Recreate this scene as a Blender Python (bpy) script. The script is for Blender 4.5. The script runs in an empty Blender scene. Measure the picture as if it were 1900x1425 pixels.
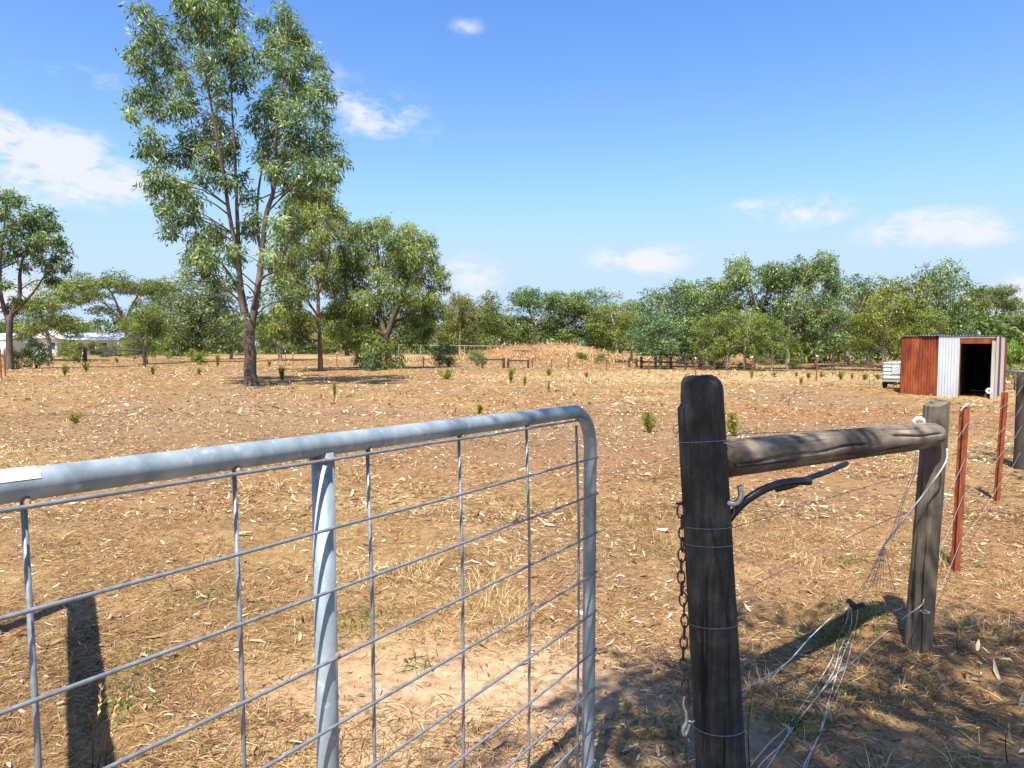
import bpy, math, random
import numpy as np
from mathutils import Vector, Matrix

sc = bpy.context.scene
col = sc.collection
R = math.radians
rng = np.random.default_rng(7)
random.seed(7)

# ---------------------------------------------------------------- camera
FPX = 1250.0; CX, CY = 950.0, 712.5; HOR = 640.0; CAMZ = 1.6
PITCH = math.atan((CY - HOR) / FPX)
cd = bpy.data.cameras.new('camera'); cam = bpy.data.objects.new('camera', cd); col.objects.link(cam)
cam.location = (0, 0, CAMZ); cam.rotation_euler = (math.pi / 2 - PITCH, 0, 0)
cd.sensor_width = 36; cd.lens = FPX / 1900 * 36; cd.clip_end = 3000; cd.clip_start = 0.02
sc.camera = cam
sc.render.resolution_x, sc.render.resolution_y = 1024, 768

# ---------------------------------------------------------------- light
SUN_EL, SUN_AZ = R(60), R(17)        # shadows run away from the camera, 17 degrees to the right
sd = bpy.data.lights.new('sun', 'SUN'); sd.energy = 5.0; sd.angle = R(0.53); sd.color = (1, .95, .86)
sun = bpy.data.objects.new('sun', sd); col.objects.link(sun)
sdir = Vector((-math.sin(SUN_AZ) * math.cos(SUN_EL), -math.cos(SUN_AZ) * math.cos(SUN_EL), math.sin(SUN_EL)))
sun.rotation_euler = sdir.to_track_quat('Z', 'Y').to_euler(); sun.location = (0, -20, 40)
KS = 1 / math.tan(SUN_EL); SHX, SHY = math.sin(SUN_AZ) * KS, math.cos(SUN_AZ) * KS   # shadow offset per metre of height

sc.view_settings.view_transform = 'Standard'; sc.view_settings.look = 'None'
sc.view_settings.exposure = 1.0; sc.view_settings.gamma = 1
sc.cycles.max_bounces = 4; sc.cycles.diffuse_bounces = 3; sc.cycles.glossy_bounces = 2; sc.cycles.transmission_bounces = 2; sc.cycles.transparent_max_bounces = 4
sc.cycles.use_adaptive_sampling = True; sc.cycles.adaptive_threshold = .02
sc.cycles.use_denoising = True

# ---------------------------------------------------------------- world: sky with small fair-weather clouds
def build_world():
    w = bpy.data.worlds.new('World'); sc.world = w; w.use_nodes = True
    nt = w.node_tree; N = nt.nodes; L = nt.links
    for n in list(N): N.remove(n)
    out = N.new('ShaderNodeOutputWorld'); bg = N.new('ShaderNodeBackground')
    sky = N.new('ShaderNodeTexSky'); sky.sky_type = 'NISHITA'; sky.sun_disc = False
    sky.sun_elevation = SUN_EL; sky.sun_rotation = math.pi + SUN_AZ
    sky.air_density = 1.0; sky.dust_density = .4; sky.ozone_density = 1.6
    hsv = N.new('ShaderNodeHueSaturation'); hsv.inputs['Hue'].default_value = .512; hsv.inputs['Saturation'].default_value = 1.28; hsv.inputs['Value'].default_value = 1.6
    L.new(sky.outputs[0], hsv.inputs['Color'])
    def M(op, a, b=None, c=None):
        n = N.new('ShaderNodeMath'); n.operation = op
        for i, v in enumerate((a, b, c)):
            if v is None: continue
            if isinstance(v, (int, float)): n.inputs[i].default_value = v
            else: L.new(v, n.inputs[i])
        return n.outputs[0]
    sx = N.new('ShaderNodeSeparateColor'); L.new(hsv.outputs[0], sx.inputs[0]); cx_ = N.new('ShaderNodeCombineColor')
    for i, cap in enumerate((3.5, 4.75, 6.4)):            # the camera's shoulder: the bright low sky rolls off
        q = M('SMOOTH_MIN', sx.outputs[i], cap, 2.4); L.new(q, cx_.inputs[i])
    tc = N.new('ShaderNodeTexCoord'); sp = N.new('ShaderNodeSeparateXYZ'); L.new(tc.outputs['Generated'], sp.inputs[0])
    az0 = M('ARCTAN2', sp.outputs[0], sp.outputs[1]); el = M('ARCSINE', sp.outputs[2])
    az = M('WRAP', az0, R(52), R(-52))                # the same kind of cloud goes on all the way round
    cmb = N.new('ShaderNodeCombineXYZ'); L.new(az, cmb.inputs[0]); L.new(M('MULTIPLY', el, 1.9), cmb.inputs[1])
    ae = N.new('ShaderNodeCombineXYZ'); L.new(az, ae.inputs[0]); L.new(el, ae.inputs[1])
    def noise(scale, det, off):
        mp = N.new('ShaderNodeVectorMath'); mp.operation = 'ADD'; L.new(cmb.outputs[0], mp.inputs[0]); mp.inputs[1].default_value = off
        n = N.new('ShaderNodeTexNoise'); n.inputs['Scale'].default_value = scale; n.inputs['Detail'].default_value = det
        n.inputs['Roughness'].default_value = .62; n.inputs['Distortion'].default_value = .35
        L.new(mp.outputs[0], n.inputs['Vector']); return n.outputs['Fac']
    n1 = noise(10, 6, (3.1, 1.7, 0)); n2 = noise(34, 4, (0, 5.2, 1))
    nz = M('ADD', M('MULTIPLY', n1, .7), M('MULTIPLY', n2, .3))
    total = None
    clouds = [(60, 298, 150, 58, 1.15), (190, 335, 110, 42, 1.05), (5, 255, 70, 42, 1.0), (175, 145, 75, 24, .55), (695, 205, 100, 42, .85), (620, 190, 90, 60, .5),
              (862, 48, 40, 16, .5), (1195, 480, 105, 30, .9), (1400, 382, 60, 20, .7), (1490, 390, 80, 30, .9), (1725, 425, 105, 30, 1.1), (1800, 432, 62, 26, 1.05),
              (875, 530, 80, 55, .75), (1900, 560, 70, 45, .9), (20, 560, 80, 40, .7), (10, 130, 50, 25, .3), (780, 240, 60, 40, .3)]
    for (px, py, rx, ry, s) in clouds:
        u, v = (px - CX) / FPX, (CY - py) / FPX
        d = Vector((u, math.cos(PITCH) + v * math.sin(PITCH), -math.sin(PITCH) + v * math.cos(PITCH))).normalized()
        a0, e0 = math.atan2(d.x, d.y), math.asin(d.z)
        mp = N.new('ShaderNodeMapping'); mp.vector_type = 'TEXTURE'; mp.inputs['Location'].default_value = (a0, e0, 0); mp.inputs['Scale'].default_value = (rx / FPX * 1.45, ry / FPX * 1.5, 1); L.new(ae.outputs[0], mp.inputs[0])
        gt = N.new('ShaderNodeTexGradient'); gt.gradient_type = 'SPHERICAL'; L.new(mp.outputs[0], gt.inputs[0]); g = M('MULTIPLY', gt.outputs['Fac'], s * 1.25)
        total = g if total is None else M('MAXIMUM', total, g)
    m = M('MULTIPLY', total, M('ADD', M('MULTIPLY', M('SUBTRACT', nz, .5), 5.0), .85))
    mr = N.new('ShaderNodeMapRange'); mr.interpolation_type = 'SMOOTHSTEP'; L.new(m, mr.inputs['Value'])
    mr.inputs['From Min'].default_value = .16; mr.inputs['From Max'].default_value = .95; mr.inputs['To Max'].default_value = .9
    # thin haze veil over the lower sky
    hz = M('MULTIPLY', M('EXPONENT', M('MULTIPLY', M('MAXIMUM', el, 0), -5.5)), .22)
    mh = N.new('ShaderNodeMix'); mh.data_type = 'RGBA'; L.new(hz, mh.inputs['Factor']); L.new(cx_.outputs[0], mh.inputs['A']); mh.inputs['B'].default_value = (3.5, 4.65, 6.0, 1)
    mx = N.new('ShaderNodeMix'); mx.data_type = 'RGBA'; L.new(mr.outputs[0], mx.inputs['Factor']); L.new(mh.outputs['Result'], mx.inputs['A'])
    mx.inputs['B'].default_value = (5.4, 5.5, 5.75, 1)
    L.new(mx.outputs['Result'], bg.inputs['Color']); bg.inputs['Strength'].default_value = 0.085
    L.new(bg.outputs[0], out.inputs[0]); w.cycles.sampling_method = 'MANUAL'; w.cycles.sample_map_resolution = 512
build_world()

# ---------------------------------------------------------------- projection helpers (photo pixel -> place)
def ray(px, py):
    u, v = (px - CX) / FPX, (CY - py) / FPX
    return Vector((u, math.cos(PITCH) + v * math.sin(PITCH), -math.sin(PITCH) + v * math.cos(PITCH)))
def at(px, py, Y):
    d = ray(px, py); return Vector((0, 0, CAMZ)) + d * (Y / d.y)
def vn(x, y, s, seed=0):                       # value noise, 0..1
    x = np.asarray(x, float) / s + seed * 17.3; y = np.asarray(y, float) / s + seed * 31.7
    xi, yi = np.floor(x).astype(np.int64), np.floor(y).astype(np.int64); fx, fy = x - xi, y - yi
    fx = fx * fx * (3 - 2 * fx); fy = fy * fy * (3 - 2 * fy)
    def h(a, b):
        n = (a * 374761393 + b * 668265263 + seed * 1442695) & 0x7fffffff
        n = ((n ^ (n >> 13)) * 1274126177) & 0x7fffffff
        return ((n ^ (n >> 16)) & 0xffff) / 65535.0
    return (h(xi, yi) * (1 - fx) + h(xi + 1, yi) * fx) * (1 - fy) + (h(xi, yi + 1) * (1 - fx) + h(xi + 1, yi + 1) * fx) * fy
def terrain(x, y):
    x = np.asarray(x, float); y = np.asarray(y, float)
    g = lambda cx, cy, sx, sy, a: a * np.exp(-((x - cx) / sx) ** 2 - ((y - cy) / sy) ** 2)
    z = g(1.8, 66, 6.8, 4.5, 1.3) + g(6.5, 68, 6, 4, .75) + g(-16, 80, 12, 5, .45) + g(11.8, 23.2, 1.7, 1.7, .12)
    z = z + g(1.95, 3.95, .35, .4, .06) + g(2.2, 3.6, .3, .3, .035)
    md = np.exp(-((x - 3) / 9) ** 2 - ((y - 66) / 6) ** 2); z = z + md * ((vn(x, y, 2.2, 14) - .5) * .5 + (vn(x, y, .8, 15) - .5) * .22)
    far = np.clip((np.hypot(x, y) - 14) / 30, 0, 1)
    z = z + (vn(x, y, 9, 3) - .5) * .22 * far + (vn(x, y, 1.3, 5) - .5) * .03 * (1 - far)
    return z
def T(x, y): return float(terrain(x, y))
def ground(px, py):
    Y = 2000 / max(py - HOR, 4)
    for _ in range(30):
        d = ray(px, py); p = Vector((0, 0, CAMZ)) + d * (Y / d.y); t = T(p.x, p.y)
        Y += (p.z - t) / max(-d.z / d.y, .01) * .6
    return Vector((p.x, p.y, t))

# ---------------------------------------------------------------- materials
def _mat(name):
    m = bpy.data.materials.new(name); m.use_nodes = True; nt = m.node_tree
    return m, nt.nodes, nt.links, nt.nodes['Principled BSDF']
def _ramp(N, stops):
    r = N.new('ShaderNodeValToRGB'); e = r.color_ramp.elements
    while len(e) < len(stops): e.new(.5)
    for i, (p, c) in enumerate(stops): e[i].position = p; e[i].color = (*c, 1)
    return r
def _noise(N, L, vec, scale, det=5, rough=.6, stretch=(1, 1, 1)):
    mp = N.new('ShaderNodeMapping'); mp.inputs['Scale'].default_value = stretch; L.new(vec, mp.inputs[0])
    n = N.new('ShaderNodeTexNoise'); n.inputs['Scale'].default_value = scale; n.inputs['Detail'].default_value = det
    n.inputs['Roughness'].default_value = rough; L.new(mp.outputs[0], n.inputs['Vector']); return n.outputs['Fac']
def _mix(N, L, f, a, b, mode='MIX'):
    m = N.new('ShaderNodeMix'); m.data_type = 'RGBA'; m.blend_type = mode
    for s, v in (('Factor', f), ('A', a), ('B', b)):
        if isinstance(v, (int, float)): m.inputs[s].default_value = v
        elif isinstance(v, tuple): m.inputs[s].default_value = (*v, 1)
        else: L.new(v, m.inputs[s])
    return m.outputs['Result']
def _step(N, L, v, a, b, lo=0, hi=1):
    r = N.new('ShaderNodeMapRange'); r.inputs['From Min'].default_value = a; r.inputs['From Max'].default_value = b
    r.inputs['To Min'].default_value = lo; r.inputs['To Max'].default_value = hi; L.new(v, r.inputs['Value']); return r.outputs[0]
def _bump(N, L, h, b, strength=.4, dist=.01):
    n = N.new('ShaderNodeBump'); n.inputs['Strength'].default_value = strength; n.inputs['Distance'].default_value = dist
    L.new(h, n.inputs['Height']); L.new(n.outputs[0], b.inputs['Normal'])

def surf(name, stops, scale=8, rough=.7, metal=0.0, stretch=(1, 1, 1), bump=.3, dist=.004, det=6, spec=.4, fleck=None, coord='Object'):
    m, N, L, b = _mat(name); tc = N.new('ShaderNodeTexCoord').outputs[coord]
    n = _noise(N, L, tc, scale, det, .65, stretch); r = _ramp(N, stops); L.new(n, r.inputs[0]); c = r.outputs[0]
    if fleck:
        f = _noise(N, L, tc, fleck[1], 3, .5, fleck[3] if len(fleck) > 3 else (1, 1, 1)); c = _mix(N, L, _step(N, L, f, *fleck[2]), c, fleck[0])
    L.new(c, b.inputs['Base Color']); b.inputs['Roughness'].default_value = rough; b.inputs['Metallic'].default_value = metal
    b.inputs['Specular IOR Level'].default_value = spec
    if bump: _bump(N, L, n, b, bump, dist)
    return m
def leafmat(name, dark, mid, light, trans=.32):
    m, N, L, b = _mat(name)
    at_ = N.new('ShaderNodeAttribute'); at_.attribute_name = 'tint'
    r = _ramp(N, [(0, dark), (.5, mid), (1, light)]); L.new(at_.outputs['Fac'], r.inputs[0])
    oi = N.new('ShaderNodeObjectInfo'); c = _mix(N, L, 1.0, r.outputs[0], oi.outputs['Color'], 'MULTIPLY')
    L.new(c, b.inputs['Base Color']); b.inputs['Roughness'].default_value = .42; b.inputs['Specular IOR Level'].default_value = .45
    t = N.new('ShaderNodeBsdfTranslucent'); L.new(_mix(N, L, 1.0, c, (1.25, 1.2, .6), 'MULTIPLY'), t.inputs['Color'])
    ms = N.new('ShaderNodeMixShader'); ms.inputs[0].default_value = trans
    L.new(b.outputs[0], ms.inputs[1]); L.new(t.outputs[0], ms.inputs[2]); L.new(ms.outputs[0], N['Material Output'].inputs[0])
    return m
MT = {}
MT['galv'] = surf('galvanised_steel', [(.25, (.15, .195, .225)), (.5, (.27, .33, .37)), (.75, (.42, .48, .52))], 14, .56, .28, (1, 1, .5), .06, .001, 4, .5, ((.55, .60, .63), 34, (.60, .85)))
MT['galv_wire'] = surf('galvanised_wire', [(.3, (.14, .16, .19)), (.7, (.30, .33, .37))], 60, .5, .35, bump=0)
MT['rust_weld'] = surf('rusty_weld', [(.35, (.17, .06, .028)), (.55, (.33, .22, .15)), (.7, (.5, .46, .42))], 120, .8, 0, bump=.4)
MT['tape'] = surf('white_tape', [(.3, (.72, .73, .72)), (.7, (.82, .82, .8))], 10, .5, bump=0)
def timber(name, stops, stretch, fleck=None, bump=.55):
    m, N, L, b = _mat(name); tc = N.new('ShaderNodeTexCoord').outputs['Object']
    fine = _noise(N, L, tc, 48, 9, .78, stretch); big = _noise(N, L, tc, 7, 6, .7)
    r = _ramp(N, stops); L.new(_mix(N, L, .5, fine, big), r.inputs[0]); c = r.outputs[0]
    if fleck:
        f = _noise(N, L, tc, fleck[1], 4, .6, tuple(.5 + .5 * s for s in stretch)); c = _mix(N, L, _step(N, L, f, *fleck[2]), c, fleck[0])
    ck = _noise(N, L, tc, 30, 5, .6, tuple(s * .5 if s < 1 else s for s in stretch))
    c = _mix(N, L, _step(N, L, ck, .36, .42, .9, 0), c, (.012, .010, .009))
    L.new(c, b.inputs['Base Color']); b.inputs['Roughness'].default_value = .82; b.inputs['Specular IOR Level'].default_value = .25
    _bump(N, L, fine, b, bump, .006); return m
MT['post_dark'] = timber('weathered_dark_timber', [(.3, (.012, .012, .012)), (.5, (.046, .044, .042)), (.68, (.14, .13, .12))], (1, 1, .05), ((.19, .175, .16), 4, (.56, .78)))
MT['post_grey'] = timber('weathered_grey_timber', [(.3, (.055, .044, .034)), (.5, (.135, .106, .078)), (.7, (.26, .205, .145))], (1, 1, .05), ((.26, .20, .13), 3, (.52, .72)))
MT['rail_wood'] = timber('weathered_rail_timber', [(.3, (.07, .056, .045)), (.5, (.20, .158, .118)), (.68, (.46, .37, .275))], (.05, 1, 1), ((.075, .062, .05), 3.5, (.52, .66)))
MT['timber_far'] = surf('old_dark_timber', [(.3, (.03, .024, .02)), (.7, (.08, .06, .05))], 5, .85, bump=0)
MT['rust'] = surf('rusty_steel', [(.3, (.13, .032, .014)), (.5, (.24, .062, .024)), (.7, (.36, .115, .05))], 22, .8, .15, (1, 1, .35), .4, .002, 6, .3)
MT['hose'] = surf('black_poly_pipe', [(.3, (.012, .012, .016)), (.7, (.03, .03, .04))], 14, .33, bump=.05, spec=.5)
MT['chain'] = surf('weathered_chain_steel', [(.3, (.03, .025, .024)), (.5, (.08, .07, .066)), (.7, (.2, .18, .17))], 70, .5, .5, bump=.1, dist=.001)
MT['steel_bright'] = surf('bright_zinc_steel', [(.3, (.42, .43, .44)), (.7, (.75, .76, .77))], 40, .35, .7, bump=.05, dist=.001)
MT['ceramic'] = surf('white_porcelain', [(.3, (.72, .73, .73)), (.7, (.84, .84, .83))], 10, .25, bump=0, spec=.6)
MT['cord'] = surf('white_electric_cord', [(.3, (.36, .40, .43)), (.7, (.62, .66, .67))], 90, .7, bump=.1, dist=.001)
MT['wire_dull'] = surf('dull_fence_wire', [(.3, (.15, .125, .11)), (.7, (.33, .30, .27))], 40, .55, .4, bump=0)
MT['wire_pale'] = surf('pale_fence_wire', [(.3, (.26, .27, .27)), (.7, (.45, .46, .46))], 40, .6, .2, bump=0)
MT['iron_rust'] = surf('rusted_corrugated_iron', [(.30, (.085, .018, .009)), (.48, (.19, .042, .014)), (.70, (.33, .095, .033))], 3.2, .85, 0, (1, 1, .28), .2, .002, 9, .2, ((.055, .022, .015), 9, (.52, .70), (1, 1, .10)))
MT['iron_galv'] = surf('galvanised_corrugated_iron', [(.3, (.36, .40, .44)), (.7, (.60, .64, .68))], 3, .5, .3, (1, 1, .2), .05, .001, 6, .4, ((.36, .25, .17), 7, (.66, .8), (1, 1, .15)))
MT['timber_pale'] = surf('pale_grey_timber', [(.3, (.24, .21, .18)), (.7, (.46, .42, .36))], 9, .85, 0, (1, 1, .1))
MT['dark_inside'] = surf('dark_shed_boards', [(.3, (.02, .018, .016)), (.7, (.07, .06, .05))], 5, .9, 0)
MT['plastic_white'] = surf('white_tank_plastic', [(.3, (.70, .71, .70)), (.7, (.80, .80, .78))], 3, .4, bump=0)
MT['tank_dark'] = surf('dark_tank_plastic', [(.3, (.02, .02, .025)), (.7, (.05, .05, .06))], 3, .5, bump=0)
MT['tyre'] = surf('black_rubber', [(.3, (.015, .015, .015)), (.7, (.035, .033, .03))], 6, .85, bump=0)
MT['white_paint'] = surf('white_painted_board', [(.3, (.70, .70, .67)), (.7, (.82, .81, .78))], 2, .6, bump=0)
MT['roof_white'] = surf('pale_metal_roof', [(.3, (.62, .64, .66)), (.7, (.78, .79, .80))], 1, .45, .1, bump=0)
MT['fascia'] = surf('red_brown_fascia', [(.3, (.22, .07, .045)), (.7, (.30, .11, .07))], 3, .6, bump=0)
MT['glass'] = surf('dark_window_glass', [(.3, (.03, .035, .04)), (.7, (.06, .065, .07))], 1, .08, bump=0, spec=.7)
MT['car_red'] = surf('dark_red_car_paint', [(.3, (.16, .012, .015)), (.7, (.20, .018, .02))], 1, .25, bump=0, spec=.6)
MT['bark_dark'] = surf('dark_gum_bark', [(.3, (.045, .032, .026)), (.5, (.11, .082, .066)), (.7, (.22, .175, .145))], 3.5, .9, 0, (1, 1, .18), .8, .04, 8, .2)
MT['bark_red'] = surf('reddish_peeling_bark', [(.3, (.08, .042, .03)), (.5, (.19, .11, .078)), (.7, (.36, .25, .19))], 3, .85, 0, (1, 1, .2), .6, .03, 8, .2)
MT['bark_pale'] = surf('pale_smooth_gum_bark', [(.3, (.15, .115, .09)), (.5, (.34, .285, .23)), (.7, (.54, .48, .41))], 2, .8, 0, (1, 1, .25), .3, .02, 6, .2)
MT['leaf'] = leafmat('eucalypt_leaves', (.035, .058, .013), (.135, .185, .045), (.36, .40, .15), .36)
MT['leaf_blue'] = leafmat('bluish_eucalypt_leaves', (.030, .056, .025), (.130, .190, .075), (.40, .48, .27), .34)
MT['blade_green'] = leafmat('green_stems', (.06, .08, .016), (.17, .20, .035), (.34, .36, .09), .4)
MT['straw'] = leafmat('dry_straw', (.045, .022, .010), (.42, .258, .10), (.84, .65, .36), .2)
MT['litter'] = leafmat('fallen_dry_leaves', (.09, .036, .018), (.31, .185, .09), (.84, .68, .47), .12)

def ground_mat():
    m, N, L, b = _mat('dry_paddock_soil'); tc = N.new('ShaderNodeTexCoord').outputs['Object']
    n1 = _noise(N, L, tc, .35, 5, .62); n2 = _noise(N, L, tc, 2.3, 6, .65); n3 = _noise(N, L, tc, 14, 7, .7); n4 = _noise(N, L, tc, 95, 4, .75)
    r = _ramp(N, [(.28, (.075, .040, .018)), (.44, (.215, .125, .052)), (.58, (.355, .225, .10)), (.74, (.53, .37, .19))]); L.new(_mix(N, L, .55, n2, n3), r.inputs[0]); c = r.outputs[0]
    c = _mix(N, L, _step(N, L, n1, .48, .66, 0, .45), c, (.235, .098, .042))
    c = _mix(N, L, _step(N, L, n4, .56, .72, 0, .6), c, (.50, .36, .21))
    c = _mix(N, L, _step(N, L, n4, .45, .36, 0, .8), c, (.06, .032, .018))
    n0 = _noise(N, L, tc, .16, 4, .6); c = _mix(N, L, _step(N, L, n0, .50, .64, 0, .6), c, (.20, .145, .095)); c = _mix(N, L, _step(N, L, n0, .46, .36, 0, .5), c, (.42, .28, .115))
    def spot(cx, cy, sx, sy, a, colr, nz, thr=.35, hi=.7):
        v = N.new('ShaderNodeVectorMath'); v.operation = 'SUBTRACT'; L.new(tc, v.inputs[0]); v.inputs[1].default_value = (cx, cy, 0)
        s = N.new('ShaderNodeVectorMath'); s.operation = 'MULTIPLY'; L.new(v.outputs[0], s.inputs[0]); s.inputs[1].default_value = (1 / sx, 1 / sy, 0)
        l = N.new('ShaderNodeVectorMath'); l.operation = 'LENGTH'; L.new(s.outputs[0], l.inputs[0])
        f = _step(N, L, l.outputs['Value'], 1.0, .35, 0, 1)
        k = N.new('ShaderNodeMath'); k.operation = 'MULTIPLY'; L.new(f, k.inputs[0]); L.new(_step(N, L, nz, thr, hi, .15, a), k.inputs[1])
        return _mix(N, L, k.outputs[0], c, colr)
    c = spot(-.05, 2.9, 1.5, 1.1, .95, (.60, .40, .265), n3)            # bare sandy patch inside the gate
    c = spot(1.3, 2.7, .8, .7, .7, (.46, .30, .18), n3)
    c = spot(2.4, 66, 8.5, 6, .7, (.29, .135, .062), n2, .38, .62)         # red dam bank
    c = spot(7, 66, 6, 5, .7, (.40, .26, .13), n2, .3, .6)
    c = spot(3.6, 4.8, 3.2, 2.6, .65, (.33, .165, .085), n3)
    c = spot(2.5, 9.5, 7, 2.5, .55, (.27, .125, .058), n2, .35, .6)
    c = spot(-1, 12, 12, 4.5, .7, (.20, .125, .078), n2, .35, .6)
    c = spot(8, 15.5, 8, 2.6, .8, (.27, .12, .05), n2, .35, .6)        # worn track before the shed
    c = spot(10, 34, 15, 9, .75, (.45, .315, .145), n2, .3, .6)            # golden strip before the right treeline
    c = spot(-12, 90, 30, 22, .85, (.46, .30, .155), n2, .3, .6)
    c = spot(-7, 16, 7, 6, .7, (.24, .155, .098), n2, .35, .6)
    L.new(c, b.inputs['Base Color']); b.inputs['Roughness'].default_value = .95; b.inputs['Specular IOR Level'].default_value = .1
    _bump(N, L, _mix(N, L, .5, n3, n4), b, .7, .03); return m
MT['ground'] = ground_mat()

# ---------------------------------------------------------------- mesh helpers
def link(name, me, mat, parent=None):
    o = bpy.data.objects.new(name, me); col.objects.link(o)
    if mat is not None and not me.materials:
        for mm in (mat if isinstance(mat, (list, tuple)) else [mat]): me.materials.append(MT[mm] if isinstance(mm, str) else mm)
    if parent is not None:
        o.parent = parent
    return o
def quads(name, V, F, tint=None, smooth=False, midx=None):
    V = np.asarray(V, np.float32); F = np.asarray(F, np.int32); k = F.shape[1]
    me = bpy.data.meshes.new(name); me.vertices.add(len(V)); me.vertices.foreach_set('co', V.ravel())
    me.loops.add(F.size); me.loops.foreach_set('vertex_index', F.ravel())
    me.polygons.add(len(F)); me.polygons.foreach_set('loop_start', np.arange(0, F.size, k, dtype=np.int32))
    if midx is not None: me.polygons.foreach_set('material_index', np.asarray(midx, np.int32))
    me.polygons.foreach_set('use_smooth', np.full(len(F), smooth))
    me.update(calc_edges=True)
    if tint is not None:
        a = me.attributes.new('tint', 'FLOAT', 'POINT'); a.data.foreach_set('value', np.asarray(tint, np.float32))
    return me
class MB:
    def __init__(s): s.v = []; s.f = []; s.m = []; s.cur = 0
    def add(s, vs, fs):
        o = len(s.v); s.v += [tuple(p) for p in vs]; s.f += [tuple(i + o for i in f) for f in fs]; s.m += [s.cur] * len(fs)
    def tube(s, pts, rad, n=10, cap=True):
        pts = [Vector(p) for p in pts]; k = len(pts)
        rad = [rad] * k if isinstance(rad, (int, float)) else list(rad)
        tan = [(pts[min(i + 1, k - 1)] - pts[max(i - 1, 0)]).normalized() for i in range(k)]
        t0 = tan[0]; u = t0.orthogonal().normalized(); vs = []; fs = []
        for i in range(k):
            t = tan[i]; u = (u - t * u.dot(t)).normalized(); w = t.cross(u)
            for j in range(n):
                a = 2 * math.pi * j / n; vs.append(pts[i] + (u * math.cos(a) + w * math.sin(a)) * rad[i])
        for i in range(k - 1):
            for j in range(n): a, b = i * n + j, i * n + (j + 1) % n; fs.append((a, b, b + n, a + n))
        if cap: fs.append(tuple(range(n - 1, -1, -1))); fs.append(tuple(range((k - 1) * n, k * n)))
        s.add(vs, fs); return s
    def box(s, c, size, M=None):
        x, y, z = [q / 2 for q in size]; M = M or Matrix()
        vs = [Vector(c) + M @ Vector((sx * x, sy * y, sz * z)) for sx in (-1, 1) for sy in (-1, 1) for sz in (-1, 1)]
        s.add(vs, [(0, 1, 3, 2), (4, 6, 7, 5), (0, 4, 5, 1), (2, 3, 7, 6), (0, 2, 6, 4), (1, 5, 7, 3)]); return s
    def ring(s, c, axis, R_, r, n=32, k=8, sx=1, updir=None, squash=1):
        ax = Vector(axis).normalized(); u = (Vector(updir) - ax * Vector(updir).dot(ax)).normalized() if updir else ax.orthogonal().normalized(); w = ax.cross(u); vs = []; fs = []
        for i in range(n):
            a = 2 * math.pi * i / n; d = u * math.cos(a) * sx + w * math.sin(a); p = Vector(c) + d * R_; dn = d.normalized()
            for j in range(k): b = 2 * math.pi * j / k; vs.append(p + dn * r * math.cos(b) + ax * r * math.sin(b) * squash)
        for i in range(n):
            for j in range(k): fs.append((i * k + j, ((i + 1) % n) * k + j, ((i + 1) % n) * k + (j + 1) % k, i * k + (j + 1) % k))
        s.add(vs, fs); return s
    def prism(s, prof, z0, z1, M=None):                    # polygon profile in xy, extruded along z
        n = len(prof); M = M or Matrix()
        vs = [M @ Vector((x, y, z0)) for x, y in prof] + [M @ Vector((x, y, z1)) for x, y in prof]
        s.add(vs, [(i, (i + 1) % n, (i + 1) % n + n, i + n) for i in range(n)] + [tuple(range(n - 1, -1, -1)), tuple(range(n, 2 * n))]); return s
    def mesh(s, name, smooth=False):
        me = bpy.data.meshes.new(name); me.from_pydata(s.v, [], s.f)
        if smooth: me.polygons.foreach_set('use_smooth', [True] * len(me.polygons))
        me.polygons.foreach_set('material_index', s.m); me.update(); return me
    def build(s, name, mat, parent=None, smooth=False): return link(name, s.mesh(name, smooth), mat, parent)
def tag(o, label=None, cat=None, group=None, kind=None):
    if label: o['label'] = label
    if cat: o['category'] = cat
    if group: o['group'] = group
    if kind: o['kind'] = kind
    return o
def empty(name, loc, rz=0):
    e = bpy.data.objects.new(name, None); col.objects.link(e); e.location = loc; e.rotation_euler = (0, 0, rz); e.empty_display_size = .2; return e
def keep(o, root):                                          # parent a mesh built in world coordinates
    o.parent = root; o.matrix_parent_inverse = Matrix.LocRotScale(root.location, root.rotation_euler, root.scale).inverted(); return o
def smoothpath(pts, n=6):
    pts = [Vector(p) for p in pts]; out = []
    for i in range(len(pts) - 1):
        p0, p1, p2, p3 = pts[max(i - 1, 0)], pts[i], pts[i + 1], pts[min(i + 2, len(pts) - 1)]
        for j in range(n):
            t = j / n; out.append(.5 * ((2 * p1) + (p2 - p0) * t + (2 * p0 - 5 * p1 + 4 * p2 - p3) * t * t + (3 * p1 - p0 - 3 * p2 + p3) * t ** 3))
    out.append(pts[-1]); return out

# ---------------------------------------------------------------- ground sheet
def axis(lo, hi, near_lo, near_hi, step, g=1.09):
    a = list(np.arange(near_lo, near_hi, step)); s = step; x = near_hi
    while x < hi: a.append(x); s = min(s * g, 30); x += s
    a.append(hi); s = step; x = near_lo - s; b = []
    while x > lo: b.append(x); s = min(s * g, 30); x -= s
    b.append(lo); return np.array(b[::-1] + a)
xs = axis(-700, 700, -3.4, 4.6, .035, 1.045); ys = axis(-120, 900, 1.8, 7.0, .035, 1.03)
GX, GY = np.meshgrid(xs, ys)
near = np.exp(-np.maximum(np.hypot(GX - .4, GY - 4) - 4, 0) / 3)
GZ = terrain(GX, GY) + near * ((vn(GX, GY, .28, 8) - .5) * .022 + (vn(GX, GY, .09, 9) - .5) * .02)
nx, ny = len(xs), len(ys); idx = np.arange(nx * ny).reshape(ny, nx)
gf = np.stack([idx[:-1, :-1], idx[:-1, 1:], idx[1:, 1:], idx[1:, :-1]], -1).reshape(-1, 4)
g = link('ground', quads('ground', np.stack([GX, GY, GZ], -1).reshape(-1, 3), gf, smooth=True), 'ground'); tag(g, 'dry brown paddock ground of bare soil and straw', kind='structure')

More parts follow.
